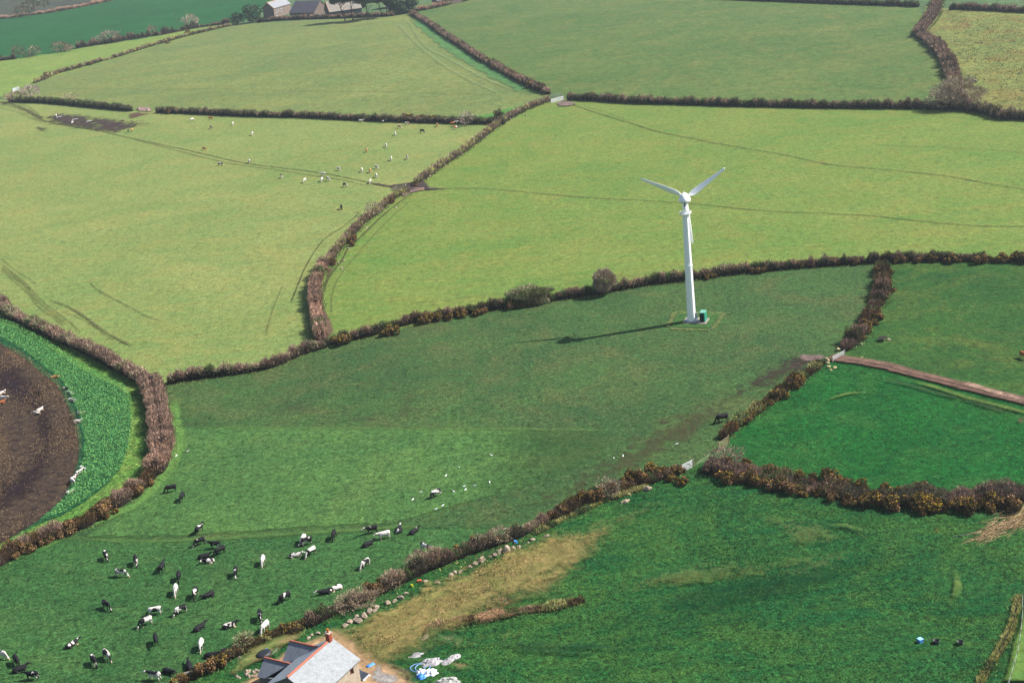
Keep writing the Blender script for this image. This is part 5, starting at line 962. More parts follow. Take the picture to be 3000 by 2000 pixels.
# hide: the object colour carries (amount of dark coat, pattern number, coat tone)
def cowmat():
    m,nt,b,o=newmat('cow hide'); oi=N(nt,'ShaderNodeObjectInfo'); sc_=N(nt,'ShaderNodeSeparateColor'); nt.links.new(oi.outputs['Color'],sc_.inputs[0])
    tc=N(nt,'ShaderNodeTexCoord').outputs['Object']; cx=N(nt,'ShaderNodeCombineXYZ'); sd=mth(nt,'MULTIPLY',sc_.outputs[1],97.0); nt.links.new(sd,cx.inputs[0]); nt.links.new(sd,cx.inputs[2])
    ad=N(nt,'ShaderNodeVectorMath',operation='ADD'); nt.links.new(tc,ad.inputs[0]); nt.links.new(cx.outputs[0],ad.inputs[1])
    n=noise(nt,ad.outputs[0],1.15,2,.4,.5)
    th=mth(nt,'SUBTRACT',1.0,sc_.outputs[0]); th=mth(nt,'ADD',mth(nt,'MULTIPLY',th,.42),.29)
    dk=mth(nt,'MULTIPLY',mth(nt,'SUBTRACT',n,th),60,True)
    coat=mixc(nt,mth(nt,'MULTIPLY',mth(nt,'SUBTRACT',sc_.outputs[2],.25),60,True),(.007,.007,.009,1),(.30,.095,.03,1))
    coat=mixc(nt,mth(nt,'MULTIPLY',mth(nt,'SUBTRACT',sc_.outputs[2],.75),60,True),coat,(.36,.19,.07,1))
    sx=N(nt,'ShaderNodeSeparateXYZ'); nt.links.new(tc,sx.inputs[0]); leg=mth(nt,'MULTIPLY',mth(nt,'SUBTRACT',.42,sx.outputs[2]),12,True)
    white=mixc(nt,leg,(.5,.46,.43,1),(.40,.31,.21,1))
    nt.links.new(mixc(nt,dk,white,coat),b.inputs['Base Color']); b.inputs['Roughness'].default_value=.75; b.inputs['Specular IOR Level'].default_value=.2
    return m
HIDE=cowmat()
for me in CM.values(): me.materials.clear(); me.materials.append(HIDE)
COAT={'hol':(.46,0),'blk':(1.2,0),'wht':(.05,0),'mwht':(.25,0),'mblk':(.72,0),'brn':(1.2,.5),'brw':(.5,.5),'org':(1.2,1.),'orw':(.55,1.)}
ncow=[0]
def cow(reg,x,y,hd,pose,coat,label,group,s_=1.0,dy=0):
    p=gz(reg,x,y); a=math.radians(hd); hw=math.atan2(math.sin(a)/.5,math.cos(a)); o=bpy.data.objects.new('cow',CM[pose]); COL.objects.link(o)
    o.location=(p.x,p.y,0); k=s_*(1.12+rg.uniform(-.04,.04)); o.scale=(k,k,k); o.rotation_euler=(0,0,hw); ncow[0]+=1
    am,tn=COAT[coat]; o.color=(am if am<=1 else 1.6,(ncow[0]*.137)%1.0,tn,1); tag(o,label,'cow',group)
LH='lower herd in the turbine field'; r=(0,3)
for a in (
 (1835,190,50,'stand','mblk','black and white cow topmost of the lower left herd'),
 (1845,305,200,'graze','mblk','black cow with pale rump grazing left of the huddle of four'),
 (1985,335,175,'stand','mblk','black cow with white shoulder at the top of the huddle'),
 (2030,390,205,'graze','blk','large black cow with pale tail in the huddle'),
 (1878,425,10,'lie','blk','black cow lying below the huddle on its left'),
 (1918,468,180,'lieflat','mblk','black and white cow lying lowest in the huddle'),
 (980,435,310,'graze','mblk','cow with white rump grazing highest on the far left'),
 (1255,480,300,'graze','mblk','narrow black cow with white rump second from the far left at top'),
 (1115,595,350,'graze','hol','broadside black and white cow grazing below the two leftmost'),
 (1495,545,75,'stand','blk','all black cow facing away in the centre left of the herd'),
 (1650,625,285,'graze','blk','all black cow just above the mostly white cow'),
 (1620,750,280,'graze','mwht','mostly white cow with dark spots facing the camera'),
 (2172,585,280,'graze','mblk','black cow with white saddle standing alone below the huddle'),
 (1800,780,270,'graze','mblk','black cow with white rump beside the lying black one'),
 (1920,780,205,'lie','blk','glossy black cow lying right of the mostly white cow'),
 (985,890,330,'graze','mblk','black cow with white face alone on the left grass'),
 (1435,945,185,'graze','hol','black and white cow grazing above a patchier one'),
 (1670,935,205,'graze','hol','white rumped patchy cow grazing in the middle of the herd'),
 (1350,1045,200,'graze','hol','patchy cow with pale legs below the broadside grazer'),
 (1835,1080,30,'lie','blk','all black cow lying with raised head near the middle bottom'),
 (2110,1062,10,'lie','mblk','black cow with a white band lying left of the bramble hedge'),
 (1440,1210,300,'stand','blk','plain black cow standing below the patchy grazers'),
 (1855,1255,275,'graze','mwht','white backed cow facing the camera near the gorse'),
 (665,1235,30,'lie','mblk','black and white cow lying alone at the lower left'),
 (870,1400,320,'graze','mblk','black cow with white band in the pair at the bottom left'),
 (990,1350,325,'graze','hol','mostly white cow in the pair at the bottom left'),
 (20,1345,345,'graze','mwht','white cow cut by the left edge of the photo'),
 (160,1398,320,'graze','blk','black cow grazing right of the cow at the left edge'),
 (185,1462,15,'lie','blk','black cow lying in the bottom left corner'),
 (310,1540,175,'stand','mblk','black cow with white spots at the bottom left edge'),
 (1945,1335,0,'lie','blk','black cow lying behind the gorse at the bottom'),
 (2075,1305,325,'lie','mblk','black and white cow resting by the small stones'),
 (1742,1432,120,'lie','blk','black cow lying against the gorse near the bottom edge'),
 (1550,1482,340,'lie','blk','large black cow lying just above the bottom edge'),
 (1430,1545,170,'stand','hol','white faced patchy cow at the bottom edge')): cow(r,*a,LH)
r=(1,3)
for a in (
 (440,280,250,'graze','mwht','white cow at the top of the middle trio'),
 (470,305,190,'graze','mblk','black cow with white rump in the middle trio'),
 (512,400,215,'graze','hol','patchy cow grazing at the right of the middle trio'),
 (362,415,0,'lie','hol','patchy cow lying left of the middle trio'),
 (720,245,260,'graze','blk','all black cow alone right of the middle trio'),
 (1072,195,190,'stand','mblk','black and white cow above the white one on the right'),
 (1185,248,190,'stand','mwht','white cow with dark face on the right of the herd'),
 (1320,180,80,'lie','mblk','black and white cow lying and facing away at the upper right of the herd'),
 (1452,195,25,'lie','mblk','black cow with white spots lying farthest right at the top'),
 (1030,312,20,'lie','blk','slim black cow lying below the white one'),
 (1560,362,330,'stand','mblk','black cow with white marks nearest the bramble hedge'),
 (1010,508,215,'graze','hol','patchy cow with white rump grazing on the right'),
 (68,478,270,'graze','wht','white cow alone between the two halves of the herd'),
 (275,820,205,'graze','mblk','black cow with white rump grazing above the bramble hedge'),
 (640,752,190,'lie','mblk','black cow lying end to end with a paler one'),
 (745,715,200,'lie','hol','white rumped cow lying nearest the bramble hedge'),
 (45,990,290,'graze','mblk','black and white cow left of the gorse above the roofs'),
 (90,1090,235,'graze','wht','bright white cow behind the yellow gorse above the roofs')): cow(r,*a,LH)
cow((0,2),1580,1385,190,'graze','blk','left of two black cows below the broad purple hedge','two black cows')
cow((0,2),1680,1460,255,'graze','blk','right of two black cows below the broad purple hedge','two black cows')
cow((1,2),1660,1430,200,'graze','hol','lone black and white cow grazing among gulls','lone cow among gulls')
cow((2,2),1935,745,190,'graze','blk','large black cow grazing beside the rusty gorse',"bull",1.2)
cow((3,2),2345,160,300,'graze','brn','red brown cow cut by the right edge','brown cow')
KS='cattle on the brown ground'; r=(0,2)
for a in ((520,335,190,'lie','org','orange cow lying at the top of the kale edge'),(615,440,200,'lie','mblk','black and white cow at the kale edge'),(655,488,150,'lie','wht','upper of two white cows at the kale edge'),(680,553,160,'lie','wht','lower of two white cows at the kale edge'),
 (738,672,340,'lie','brw','red and white cow at the kale edge'),(712,748,0,'lie','wht','long white cow lying at the kale edge'),(360,485,350,'lie','blk','black cow on the dark trodden soil'),(18,485,20,'lie','wht','white cow lying at the left edge on brown ground'),(35,545,350,'stand','wht','white cow standing at the left edge on brown ground'),(10,572,10,'lie','brn','brown cow lying at the left edge'),
 (368,640,30,'lie','wht','upper of two white cows lying on the trodden soil'),(345,672,160,'lie','mwht','lower of two white cows lying on the trodden soil'),(762,1200,330,'stand','wht','white cow topmost of the lower kale group'),(735,1235,40,'stand','mwht','white cow with grey marks in the lower kale group'),
 (700,1275,250,'stand','mblk','black and white cow in the lower kale group'),(672,1310,320,'stand','wht','white cow with red head in the lower kale group'),(652,1395,20,'lie','wht','white cow lying lowest at the kale edge')): cow(r,a[0],a[1],a[2],'lieflat' if (a[3]=='lie' and a[4]!='blk') else a[3],*a[4:],KS,.84)
UH='upper herd in the pale pasture'; r=(0,0)
for a in ((518,1078,100,'stand','wht','white cow beside the leftmost trough'),(668,1140,265,'graze','wht','white cow below the middle trough'),(1138,1125,170,'graze','orw','fawn and white cow just right of the dark mud'),(1180,1215,280,'stand','mblk','dark cow beside the orange cow'),(1218,1210,270,'stand','org','orange cow beside the dark cow'),
 (1765,1115,30,'graze','wht','white cow under the dark hedge'),(1938,1102,175,'stand','brn','red brown cow under the dark hedge'),(2142,1152,275,'graze','wht','white cow right of the red brown one'),(1942,1185,320,'graze','hol','small patchy cow below the red brown one'),(2320,1245,275,'graze','wht','white cow in the left part of the upper herd'),
 (1878,1382,340,'graze','org','orange cow just above the dark cattle track'),(2025,1525,350,'graze','hol','patchy cow just below the dark cattle track'),(2295,1500,280,'graze','hol','patchy cow on the dark cattle track')): cow(r,*a,UH)
r=(1,0)
for a in ((965,1128,0,'stand','mwht','white cow against the dark hedge'),(1165,1136,10,'stand','mblk','black and white cow against the dark hedge'),(1195,1120,300,'stand','wht','white faced cow peeping from the dark hedge shade'),(1388,1152,350,'graze','brw','red and white cow under the hedge'),(1318,1180,335,'graze','orw','fawn cow below the red and white one'),
 (1665,1165,290,'graze','org','orange cow below the bushy gorse'),(1527,1220,340,'graze','blk','black cow in the open under the hedge'),(1282,1245,280,'graze','wht','white cow below the fawn one'),(1198,1352,285,'graze','wht','white cow above the four scattered ones'),(1018,1398,285,'graze','org','orange cow alone in the middle'),
 (1245,1475,280,'graze','wht','white cow left of the patchy one'),(1392,1462,285,'graze','hol','patchy cow farthest right in the middle'),(1812,1150,200,'stand','brn','red cow huddled by the bare tree'),(1858,1142,190,'stand','mwht','white cow huddled by the bare tree'),(1835,1190,210,'graze','brw','red and white cow in front of the huddle'),(762,1568,320,'graze','wht','white cow above the herd track')): cow(r,*a,UH)
r=(1,1)
for a in ((975,12,280,'graze','mwht','white cow left of the orange calf'),(1050,18,280,'graze','org','orange calf like cow between two white ones'),(1110,-15,320,'graze','wht','white cow above the orange one near the track'),(238,68,285,'graze','hol','patchy cow leftmost below the track'),(450,108,240,'graze','wht','big white cow below the track'),(620,52,170,'stand','mwht','white cow at the top of the trio on the track'),
 (608,100,255,'graze','wht','white cow at the left of the trio on the track'),(665,95,320,'graze','hol','patchy cow at the right of the trio on the track'),(820,150,330,'graze','hol','patchy cow alone below the track'),(1108,62,285,'graze','mwht','white cow above the right end of the track'),(1052,118,255,'graze','wht','white cow on the right end of the track'),(787,355,275,'graze','blk','single black cow farthest down the pale pasture')): cow(r,*a,UH)
# ================================================================== new house with slate roofs
ux=Vector((-.512,-.859,0)); nx_=Vector((.859,-.512,0)); O_=g(969,1871,7.0); O_=Vector((O_.x,O_.y,0))
def slate(name,c,w=.32):
    m,nt,b,o=newmat(name); tc=N(nt,'ShaderNodeTexCoord').outputs['Object']
    br=N(nt,'ShaderNodeTexBrick'); mp=N(nt,'ShaderNodeMapping'); nt.links.new(tc,mp.inputs[0]); nt.links.new(mp.outputs[0],br.inputs[0]); br.inputs['Scale'].default_value=1
    br.inputs['Brick Width'].default_value=w; br.inputs['Row Height'].default_value=w*.62; br.inputs['Mortar Size'].default_value=.014; br.inputs['Color1'].default_value=alb(*[v*1.06 for v in c]); br.inputs['Color2'].default_value=alb(*[v*.93 for v in c]); br.inputs['Mortar'].default_value=alb(*[v*.66 for v in c])
    f=mixc(nt,mth(nt,'MULTIPLY',noise(nt,tc,1.3,5,.7,0,.4,.7),.5),br.outputs['Color'],alb(*[min(255,v*1.16) for v in c])); nt.links.new(f,b.inputs['Base Color']); b.inputs['Roughness'].default_value=.6; b.inputs['Specular IOR Level'].default_value=.35
    return m
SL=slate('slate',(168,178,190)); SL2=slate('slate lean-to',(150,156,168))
RIDGE=plain('terracotta ridge',alb(216,128,104),.85,0,.12,3); REND=plain('shaded grey render',alb(120,126,130),.9,0,.1,1.5)  # the render's grey-blue carries the shadow on walls turned from the sun
def stonewall(name,c1,c2,cm,sc_=2.2):
    m,nt,b,o=newmat(name); tc=N(nt,'ShaderNodeTexCoord').outputs['Object']; v=N(nt,'ShaderNodeTexVoronoi'); v.inputs['Scale'].default_value=sc_; nt.links.new(tc,v.inputs['Vector'])
    e=N(nt,'ShaderNodeTexVoronoi',feature='DISTANCE_TO_EDGE'); e.inputs['Scale'].default_value=sc_; nt.links.new(tc,e.inputs['Vector'])
    sx=N(nt,'ShaderNodeSeparateColor'); nt.links.new(v.outputs['Color'],sx.inputs[0]); c=mixc(nt,sx.outputs[0],alb(*c1),alb(*c2)); k=mth(nt,'MULTIPLY',e.outputs['Distance'],14,True)
    nt.links.new(mixc(nt,k,alb(*cm),c),b.inputs['Base Color']); b.inputs['Roughness'].default_value=.9; return m
SWALL=stonewall('house stone',(214,198,176),(186,164,138),(210,200,186),1.9)
HS=empty('slate_roofed_house',tuple(O_),math.atan2(ux.y,ux.x),'stone house with slate roofs and a red chimney at the bottom edge','house')
# local: x along ridge towards the camera, y to the LEFT of that => photo right side is +n => local y = n? 
ly=Vector((-ux.y,ux.x,0)); SGN=1 if ly.dot(nx_)>0 else -1
L_,HW,ZE,ZR=9.5,4.1,4.75,7.0
def Y(n): return n*SGN
def slab(P,th,name,mat,parent):
    """thin roof slab from a quad/poly of local points, thickness downward"""
    n=len(P); m=MB(); vs=[tuple(p) for p in P]+[(p[0],p[1],p[2]-th) for p in P]; fs=[tuple(range(n)),tuple(range(2*n-1,n-1,-1))]+[(i,i+n,(i+1)%n+n,(i+1)%n) for i in range(n)]
    m.add(vs,fs); o=m.build(name,mat,parent); me=o.data; import bmesh; bm=bmesh.new(); bm.from_mesh(me); bmesh.ops.recalc_face_normals(bm,faces=bm.faces); bm.to_mesh(me); bm.free(); return o
def slopez(n,hw=HW,ze=ZE,zr=ZR): return zr-(zr-ze)*abs(n)/hw
ov=.3; EW=HW+.28; ZEo=slopez(EW)
slab([(-ov,Y(.04),ZR),(L_+ov,Y(.04),ZR),(L_+ov,Y(EW),ZEo),(-ov,Y(EW),ZEo)],.14,'sunny_roof_slope',slate('sunlit slate',(180,185,190)),HS)  # lighter copy of the slate, sunlight worked into this slope's colour
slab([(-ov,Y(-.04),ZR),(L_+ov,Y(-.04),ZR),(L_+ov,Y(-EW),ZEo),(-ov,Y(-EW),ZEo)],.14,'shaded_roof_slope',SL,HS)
m=MB(); m.tube((-ov,0,ZR+.02),(L_+ov,0,ZR+.02),.17,n=10); m.build('ridge_tiles',RIDGE,HS)
# walls (right wall with window openings)
m=MB(); wins=[(1.15,1.95,3.2,4.3),(5.2,6.1,3.2,4.3),(2.6,3.6,.9,2.1),(6.4,7.3,.9,2.1)]
def wall_with_holes(m,x0,x1,z0,z1,y,th,holes):
    xs=sorted({x0,x1,*[h[0] for h in holes],*[h[1] for h in holes]}); zs=sorted({z0,z1,*[h[2] for h in holes],*[h[3] for h in holes]})
    for i in range(len(xs)-1):
        for k in range(len(zs)-1):
            cx,cz=(xs[i]+xs[i+1])/2,(zs[k]+zs[k+1])/2
            if any(h[0]<cx<h[1] and h[2]<cz<h[3] for h in holes): continue
            a,b=sorted((y,y-th*SGN)); m.box((xs[i],a,zs[k]),(xs[i+1],b,zs[k+1]))
wall_with_holes(m,0,L_,0,ZE-.12,Y(HW),.35,wins); m.build('sunny_wall',SWALL,HS)
GL_=plain('window glass',(.03,.035,.045,1),.1,0,.05,1,spec=.6); FRM=plain('brown window surround',alb(176,112,84),.7)
for a,b,c,d in wins:
    w=MB(); yy=Y(HW-.2); t0,t1=sorted((yy,yy-.06*SGN))
    for q in ((a,a+.08,c,d),(b-.08,b,c,d),(a+.08,b-.08,c,c+.08),(a+.08,b-.08,d-.08,d),((a+b)/2-.03,(a+b)/2+.03,c+.08,d-.08)): w.box((q[0],t0,q[2]),(q[1],t1,q[3]))
    wo=w.build('window',FRM,HS); gm=MB(); t2,t3=sorted((yy-.08*SGN,yy-.1*SGN)); gm.box((a,t2,c),(b,t3,d)); gm.build('pane',GL_,wo)
m=MB()
for x in (.0,L_-.35): m.add([(x,Y(-HW),0),(x,Y(HW-.36),0),(x,Y(HW-.36),slopez(HW-.36)-.16),(x,0,ZR-.18),(x,Y(-HW),ZE-.16)]+[(x+.35,Y(-HW),0),(x+.35,Y(HW-.36),0),(x+.35,Y(HW-.36),slopez(HW-.36)-.16),(x+.35,0,ZR-.18),(x+.35,Y(-HW),ZE-.16)],[(4,3,2,1,0),(5,6,7,8,9),(0,1,6,5),(1,2,7,6),(2,3,8,7),(3,4,9,8),(4,0,5,9)])
a,b=sorted((Y(-HW),Y(-HW+.35))); m.box((.36,a,0),(L_-.36,b,ZE-.16)); m.build('gable_wall',REND,HS)
# chimney
BR=plain('red brick',alb(176,84,60),.9,0,.15,5); ch=MB(); ch.box((.05,-.32,ZR-.5),(.65,.32,ZR+1.15)); co=ch.build('chimney',BR,HS); m=MB(); m.box((-.02,-.4,ZR+1.152),(.72,.4,ZR+1.28)); m.build('coping',plain('pale coping',alb(226,208,196),.8),co)
m=MB(); m.tube((.35,0,ZR+1.281),(.35,0,ZR+1.85),.17,.14,12); m.build('chimney_pot',plain('orange clay pot',alb(236,130,50),.8),co)
# two wings on the photo's left side
def wing(xr,hw,n_out,zr,ze,name,slab_mat,hole=False):
    nin=-(ZR-zr)/(ZR-ZE)*HW   # where the wing ridge meets the main slope
    w=empty(name); w.parent=HS
    e=hw+.2; zeo=zr-(zr-ze)*e/hw; n_e=-(ZR-zeo)/(ZR-ZE)*HW
    slab([(xr,Y(n_out-.2),zr),(xr,Y(nin),zr+.0),(xr+e,Y(max(n_e,-HW-.28) if n_e>-HW-.28 else n_e),zeo),(xr+e,Y(n_out-.2),zeo)],.12,'near_slope',slab_mat,w)
    slab([(xr,Y(n_out-.2),zr),(xr,Y(nin),zr+.0),(xr-e,Y(n_e),zeo),(xr-e,Y(n_out-.2),zeo)],.12,'far_slope',slab_mat,w)
    m=MB(); m.tube((xr,Y(n_out-.2),zr+.03),(xr,Y(nin+.1),zr+.03),.15,n=10); m.build('ridge_tiles',RIDGE,w)
    m=MB(); a,b=sorted((Y(n_out),Y(-HW-.01))); holes=[(0,0,0,0)]
    x0,x1=xr-hw,xr+hw
    # end wall with gable, near wall
    a2,b2=sorted((Y(n_out),Y(n_out)+.3*SGN)); m.add([(x0,a2,0),(x1,a2,0),(x1,a2,ze-.13),(xr,a2,zr-.15),(x0,a2,ze-.13),(x0,b2,0),(x1,b2,0),(x1,b2,ze-.13),(xr,b2,zr-.15),(x0,b2,ze-.13)],[(0,1,2,3,4),(9,8,7,6,5),(0,5,6,1),(1,6,7,2),(2,7,8,3),(3,8,9,4),(4,9,5,0)])
    ya,yb=sorted((Y(n_out)+.31*SGN,Y(-HW-.01)))
    if hole:
        k=ya+(yb-ya)*.35 if SGN>0 else ya; 
        nn0,nn1=n_out+.31,-HW-.01; t=nn0+(nn1-nn0)*.38; c,d=sorted((Y(nn0),Y(t))); m.box((x1-.3,c,0),(x1,d,ze-.13)); c,d=sorted((Y(t),Y(nn1))); m.box((x1-.3,c,2.3),(x1,d,ze-.13))
    else: m.box((x1-.3,ya,0),(x1,yb,ze-.13))
    m.box((x0,ya,0),(x0+.3,yb,ze-.13)); m.build('wall',REND,w); return w
wing(1.25,2.3,-6.1,6.15,4.1,'rear_wing',SL2)
wing(4.1,1.9,-8.6,4.6,3.05,'lean_to_wing',SL2,True)
# ------------------------------------------------------------------ things in the yard
def car():
    nose=g(1077,1988,.5); d=nx_.copy(); rz=math.atan2(d.y,d.x); L2=4.3; c=Vector((nose.x,nose.y,0))-d*(L2/2)
    t=empty('parked_car',(c.x,c.y,0),rz,'dark grey car parked behind the corner of the slate roofed house','car'); body=plain('dark car paint',alb(84,88,100),.35,.3,.04,1,spec=.6)
    prof=[(-2.15,.45),(-2.1,.85),(-1.75,.95),(-1.3,1.38),(.1,1.42),(.85,1.0),(1.9,.82),(2.13,.6),(2.13,.35),(-2.15,.3)]
    m=MB(); w=.84; m.rings([[(x,y*(1 if z<1.05 else .86),z) for x,z in prof] for y in (-w,-w*.97,w*.97,w)]); m.build('body',body,t,bevel=.05)
    m=MB()
    for s_ in (-1,1): m.add([(-1.6,s_*.79,.98),(.6,s_*.79,1.0),(.05,s_*.735,1.33),(-1.25,s_*.735,1.31)],[(0,1,2,3) if s_<0 else (3,2,1,0)])
    m.add([(.83,-.66,1.05),(.83,.66,1.05),(.17,.62,1.41),(.17,-.62,1.41)],[(0,1,2,3)]); m.build('windows',GL_,t)
    for x in (-1.35,1.35):
        for s_ in (-1,1): m=MB(); m.tube((x,s_*.68,.33),(x,s_*.88,.33),.33,n=18); wo=m.build('wheel',BLACKP,t); m=MB(); m.tube((x,s_*.881,.33),(x,s_*.9,.33),.2,n=14); m.build('rim',STEEL,wo)
    for s_ in (-1,1): m=MB(); m.box((2.1,s_*.6-.16,.58),(2.15,s_*.6+.16,.72)); m.build('headlight',plain('lamp glass',(.7,.7,.7,1),.2),t)
    m=MB(); m.box((2.1,-.3,.42),(2.16,.3,.54)); m.build('grille',plain('chrome',(.6,.6,.62,1),.2,.8),t)
car()
p=gz((1,3),1058,1440); t=empty('blue_barrel',(p.x,p.y,0),.6,'blue plastic barrel beside the house yard','barrel'); m=MB(); m.rings([[(x,math.cos(2*math.pi*i/20)*r_,.42+math.sin(2*math.pi*i/20)*r_) for i in range(20)] for x,r_ in ((-.6,.36),(-.55,.42),(-.2,.42),(-.17,.44),(-.13,.42),(.13,.42),(.17,.44),(.2,.42),(.55,.42),(.6,.36))]); m.build('drum',BLUE,t,True)
m=MB(); m.tube((.6,.1,.6),(.66,.1,.6),.07); m.build('cap',plain('white cap',(.7,.7,.7,1),.6),t)
BAGW=plain('white bag fabric',(.75,.75,.76,1),.8,0,.06,4,.03)
def cloth(name,label,cat,p,rx,ry,h,mat,seed,rz=0,parent=None,n=26,z0=0,sharp=1.0):
    rng=np.random.default_rng(seed); w1=wave(rng,5,1.5,4.5,3); w2=wave(rng,5,3,8,4); V=[];Fs=[]
    for j in range(n):
        for i in range(n*2):
            a=2*math.pi*i/(n*2); q=j/(n-1); rr=1+.18*float(w1(0,a*2))*sharp; x=math.cos(a)*rx*q*rr; y=math.sin(a)*ry*q*rr
            z=h*((1-q**2.2))*(1+.22*float(w2(q*2,a)))+.02
            V.append((x,y,max(.0,z)+z0))
    for j in range(n-1):
        for i in range(n*2): k=(i+1)%(n*2); Fs.append((j*n*2+i,j*n*2+k,(j+1)*n*2+k,(j+1)*n*2+i))
    me=bpy.data.meshes.new(name); me.from_pydata(V,[],[f[::-1] for f in Fs]); me.update(); me.polygons.foreach_set('use_smooth',np.ones(len(me.polygons),bool)); me.materials.append(mat)
    o=bpy.data.objects.new(name,me); link(o,parent); o.location=(p[0],p[1],p[2] if len(p)>2 else 0) if parent else (p.x,p.y,0); o.rotation_euler=(0,0,rz)
    if label: tag(o,label,cat)
    return o
f6=lambda x,y: g(1150+x/9.408,1880+y/9.408)
cloth('white_bag','crumpled white builders bag with a blue base on its left','bag',f6(795,860),.8,.7,.6,BAGW,1); cloth('white_bag','larger crumpled white builders bag on the right','bag',f6(1050,870),1.0,.8,.6,BAGW,2)
cloth('blue_sack','bright blue plastic sack below the left white bag','sack',f6(785,975),.75,.7,.55,BLUE,3)
TARP=plain('grey tarpaulin',alb(206,202,206),.75,0,.16,1.6,.05)
cloth('tarpaulin','crumpled pale grey tarpaulin above the white bags','tarpaulin',f6(1060,570),1.9,1.1,.4,TARP,4,.2,sharp=1.6); cloth('tarpaulin','smaller pale tarpaulin heap to the right','tarpaulin',f6(1620,490),1.5,.8,.45,TARP,5,.5,sharp=1.6)
cloth('plastic_sheet','small pale sheet lying alone above the tarpaulin','sheet',f6(660,370),1.2,1.0,.2,TARP,6,sharp=1.3)
cloth('stone_heap','pale grey heap at the bottom edge right of the house','heap',g(1310,2000),1.7,1.2,.6,plain('pale heap',alb(206,206,200),.9,0,.2,3,.05),7)
m=MB()
for k in range(2):
    c=f6(700+k*130,715+k*5); m.path([(c.x+math.cos(t/20*6.283)*1.05,c.y+math.sin(t/20*6.283)*1.0,.08+.05*k) for t in range(21)],.09,6)
o=m.build('pipe_coil',plain('blue pipe',(.12,.22,.42,1),.5)); tag(o,'coiled blue water pipe behind the white bags','pipe')
m=MB(); m.path([tuple(f6(x,y)+Vector((0,0,.08))) for x,y in ((-60,820),(30,850),(150,820),(280,790),(420,775),(480,770))],.08,6); o=m.build('black_hose',plain('dark blue hose',(.03,.04,.08,1),.5)); tag(o,'dark hose running from the yard to the pipe coil','hose')
TEAL=plain('teal pipe',alb(100,180,176),.6)
m=MB(); m.path([tuple(f4(x,y)+Vector((0,0,.1))) for x,y in ((2200,455),(2120,440),(2020,440),(1960,490),(1945,560),(1975,620),(1940,680),(1890,730),(1840,760),(1700,730),(1600,735))],.09,6); o=m.build('teal_hose',TEAL); tag(o,'teal water hose looping behind the slate roofs','hose')
p=f4(1690,830); t=empty('black_tank',(p.x,p.y,0),.9,'black water tank with a blue pipe behind the small roof','tank'); m=MB(); m.rings([lring(0,0,z,a,a*.8,20,Vector((1,0,0)),Vector((0,1,0))) for z,a in ((0,1.2),(.6,1.25),(.85,1.15),(.95,.7),(.97,.1))]); m.build('body',BLACKP,t,True)
m=MB(); m.path([(.9,.4,.95),(1.1,.5,.6),(1.3,.5,.1)],.09,6); m.build('pipe',BLUE,t)
p=gz((1,3),1520,640); m=MB(); m.box((-.35,-.25,0),(.35,.25,.4)); o=m.build('orange_crate',plain('orange crate',alb(226,120,80),.7),bevel=.02); o.location=(p.x-.3,p.y,0); tag(o,'small orange crate at the foot of the bramble hedge','crate')
p=gz((1,3),1435,688); m=MB(); m.tube((0,0,0),(0,0,.5),.22,.2,12); o=m.build('yellow_bucket',plain('yellow plastic',alb(226,226,60),.6)); o.location=(p.x,p.y,0); tag(o,'small yellow bucket below the bramble hedge','bucket')
p=gz((2,3),35,285); m=MB(); m.tube((0,0,0),(0,0,.5),.3,.28,12); o=m.build('blue_bucket',BLUE); o.location=(p.x,p.y,0); tag(o,'small blue bucket among the boulders by the hedge','bucket')
p=gz((0,3),1740,1520); t=empty('wooden_pallet',(p.x,p.y,.5),.3,'pale slatted pallet leaning in the gorse at the bottom edge','pallet'); t.rotation_euler=(.9,0,.3)
for k in range(5): m=MB(); m.box((-.6,-.5+k*.22,0),(.6,-.38+k*.22,.04)); m.build('slat',plain('pale slat',alb(226,206,190),.8),t)
m=MB(); m.box((-.6,-.5,-.09),(-.5,.5,-.002)); m.box((.5,-.5,-.09),(.6,.5,-.002)); m.build('bearer',WOOD,t)
# ================================================================== stone farm buildings at the top
SW2=stonewall('farm stone',(158,136,124),(134,114,104),(150,132,122),.9); SW3=stonewall('dark farm stone',(100,106,112),(80,88,96),(90,98,104),.9)
def barn(name,label,P,ang,L_,W_,ze,zr,wallm,roofm,ridgem=None,windows=(),skew=0,verge=None):
    """P: ground corner; ang: direction of the long side; the building lies to the left of it"""
    t=empty(name,(P.x,P.y,0),ang,label,'farm building'); m=MB()
    a=[(0,0,0),(L_,0,0),(L_,W_,0),(0,W_,0),(0,0,ze),(L_,0,ze),(L_,W_,ze),(0,W_,ze),(0,W_/2,zr),(L_,W_/2,zr)]
    m.add(a,[(0,1,5,4),(2,3,7,6),(3,0,4,8,7),(1,2,6,9,5),(3,2,1,0)]); m.build('wall',wallm,t)
    k=(zr-ze)/(W_/2); e=.5
    for s_,n_ in ((0,'roof_slope'),(1,'rear_roof_slope')):
        y0=-e if s_==0 else W_+e; slab([(-.4,W_/2,zr+.25),(L_+.4,W_/2,zr+.25),(L_+.4,y0,ze-k*e+.25),(-.4,y0,ze-k*e+.25)],.2,n_,roofm,t)
    if ridgem: m=MB(); m.tube((-.4,W_/2,zr+.28),(L_+.4,W_/2,zr+.28),.25,n=8); m.build('ridge',ridgem,t)
    if verge: m=MB(); m.path([(-.42,-e,ze-k*e+.3),(-.42,W_/2,zr+.32)],.28,6); m.path([(-.42,W_+e,ze-k*e+.3),(-.42,W_/2,zr+.32)],.28,6); m.build('verge',verge,t)
    for x,z,w,h in windows:
        m=MB(); m.box((x,-.06,z),(x+w,-.005,z+h)); wo=m.build('window',plain('white window frame',(.6,.6,.62,1),.6),t); m=MB(); m.box((x+.25,-.09,z+.3),(x+w-.25,-.062,z+h-.3)); m.build('pane',GL_,wo)
    return t
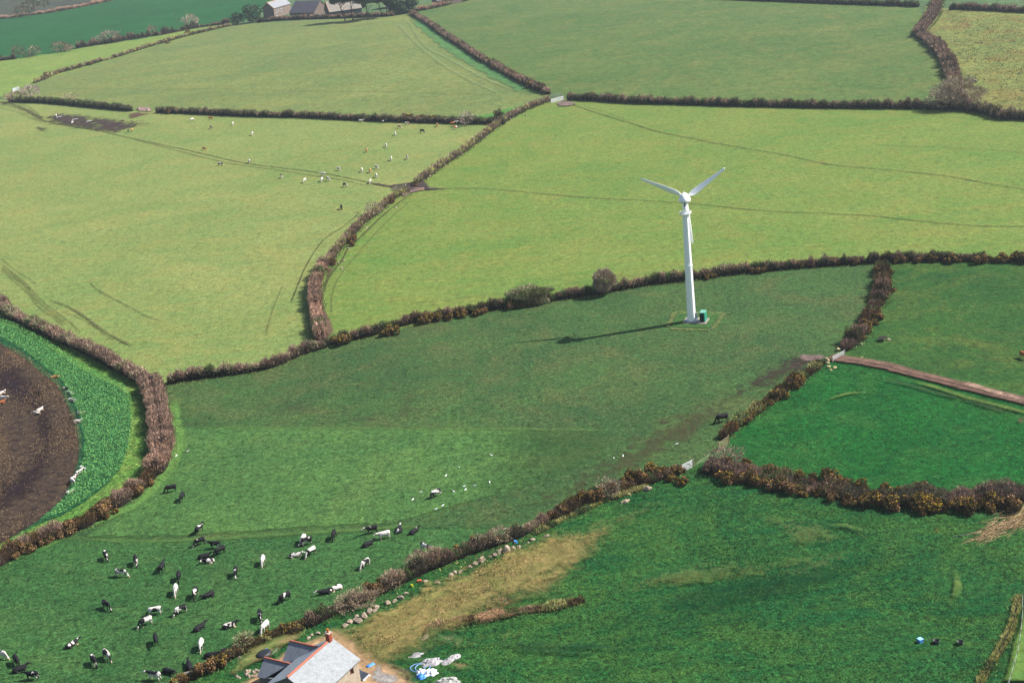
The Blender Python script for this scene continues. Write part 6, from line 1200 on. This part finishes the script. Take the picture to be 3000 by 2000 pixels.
LSL=slate('farm slate',(166,168,176),.9); PSL=slate('purple slate',(140,128,136),.9); TSL=slate('tan slate',(172,162,150),.9)
LICH=plain('orange lichen ridge',alb(220,160,120),.9)
A_=g(805,53); B_=g(858,37); d=(B_-A_); 
barn('farmhouse','pale slate roofed stone farmhouse with white windows',A_,math.atan2(d.y,d.x),d.length*.92,10,8.0,12.5,SW2,LSL,LICH,((3.5,.9,2.3,3.0),(6.8,4.8,2.3,2.7),(13,3.6,2.2,2.4)),verge=LICH)
A_=g(850,50); B_=g(922,49); d=(B_-A_); barn('long_barn','long low barn with a purple grey slate roof between the farmhouse and the dark gable',A_,math.atan2(d.y,d.x),d.length,17,3.4,11.5,SW2,PSL,None)
A_=g(924,53); B_=g(992,55); d=(B_-A_); dd=d.normalized(); W_=22.0; q=A_+dd*W_; pp=Vector((-dd.y,dd.x,0))
ang=math.atan2(pp.y,pp.x)-.35
barn('stone_barn','dark gabled stone barn with a pale tan roof behind the pines',q,ang,26,16.5,5.0,12.5,SW3,TSL,None,verge=LICH)
m=MB(); A_=g(1002,62); B_=g(1130,52); 
for i in range(40):
    pass
# low dark stone wall under the farm trees
a=g(1000,54); b=g(1128,45); L2=(b-a).length; t=MB(); t.box((0,-.5,0),(L2,.5,1.6)); o=t.build('stone_wall',SW3,None,bevel=.1); o.location=(a.x,a.y,0); o.rotation_euler=(0,0,math.atan2((b-a).y,(b-a).x)); tag(o,'low stone wall under the farm trees','wall')
rock(g(1131,44),3.0,'pale upright stone gatepost at the farm drive','farm gatepost',yl=True)
barn('farm_outbuilding','small tan outbuilding glimpsed between the farm trees',g(1016,22),.2,16,10,5,8,stonewall('tan stone',(220,196,150),(190,168,130),(200,180,150),.8),TSL)
barn('farm_shed','grey shed at the top edge right of the farm trees',g(1283,20),.5,22,9,4.5,7,SW2,PSL)
# ================================================================== air
HAZE=True
if HAZE:
    m,nt,b,o_=newmat('haze'); nt.nodes.remove(b); v=N(nt,'ShaderNodeVolumePrincipled'); v.inputs['Color'].default_value=(.72,.84,.94,1); v.inputs['Density'].default_value=.00008; v.inputs['Anisotropy'].default_value=.2
    nt.links.new(v.outputs[0],o_.inputs['Volume']); mb=MB(); mb.box((-4000,-200,-1.2),(4000,6500,125)); h=mb.build('haze',m); tag(h,'thin bluish haze over the fields',kind='stuff')
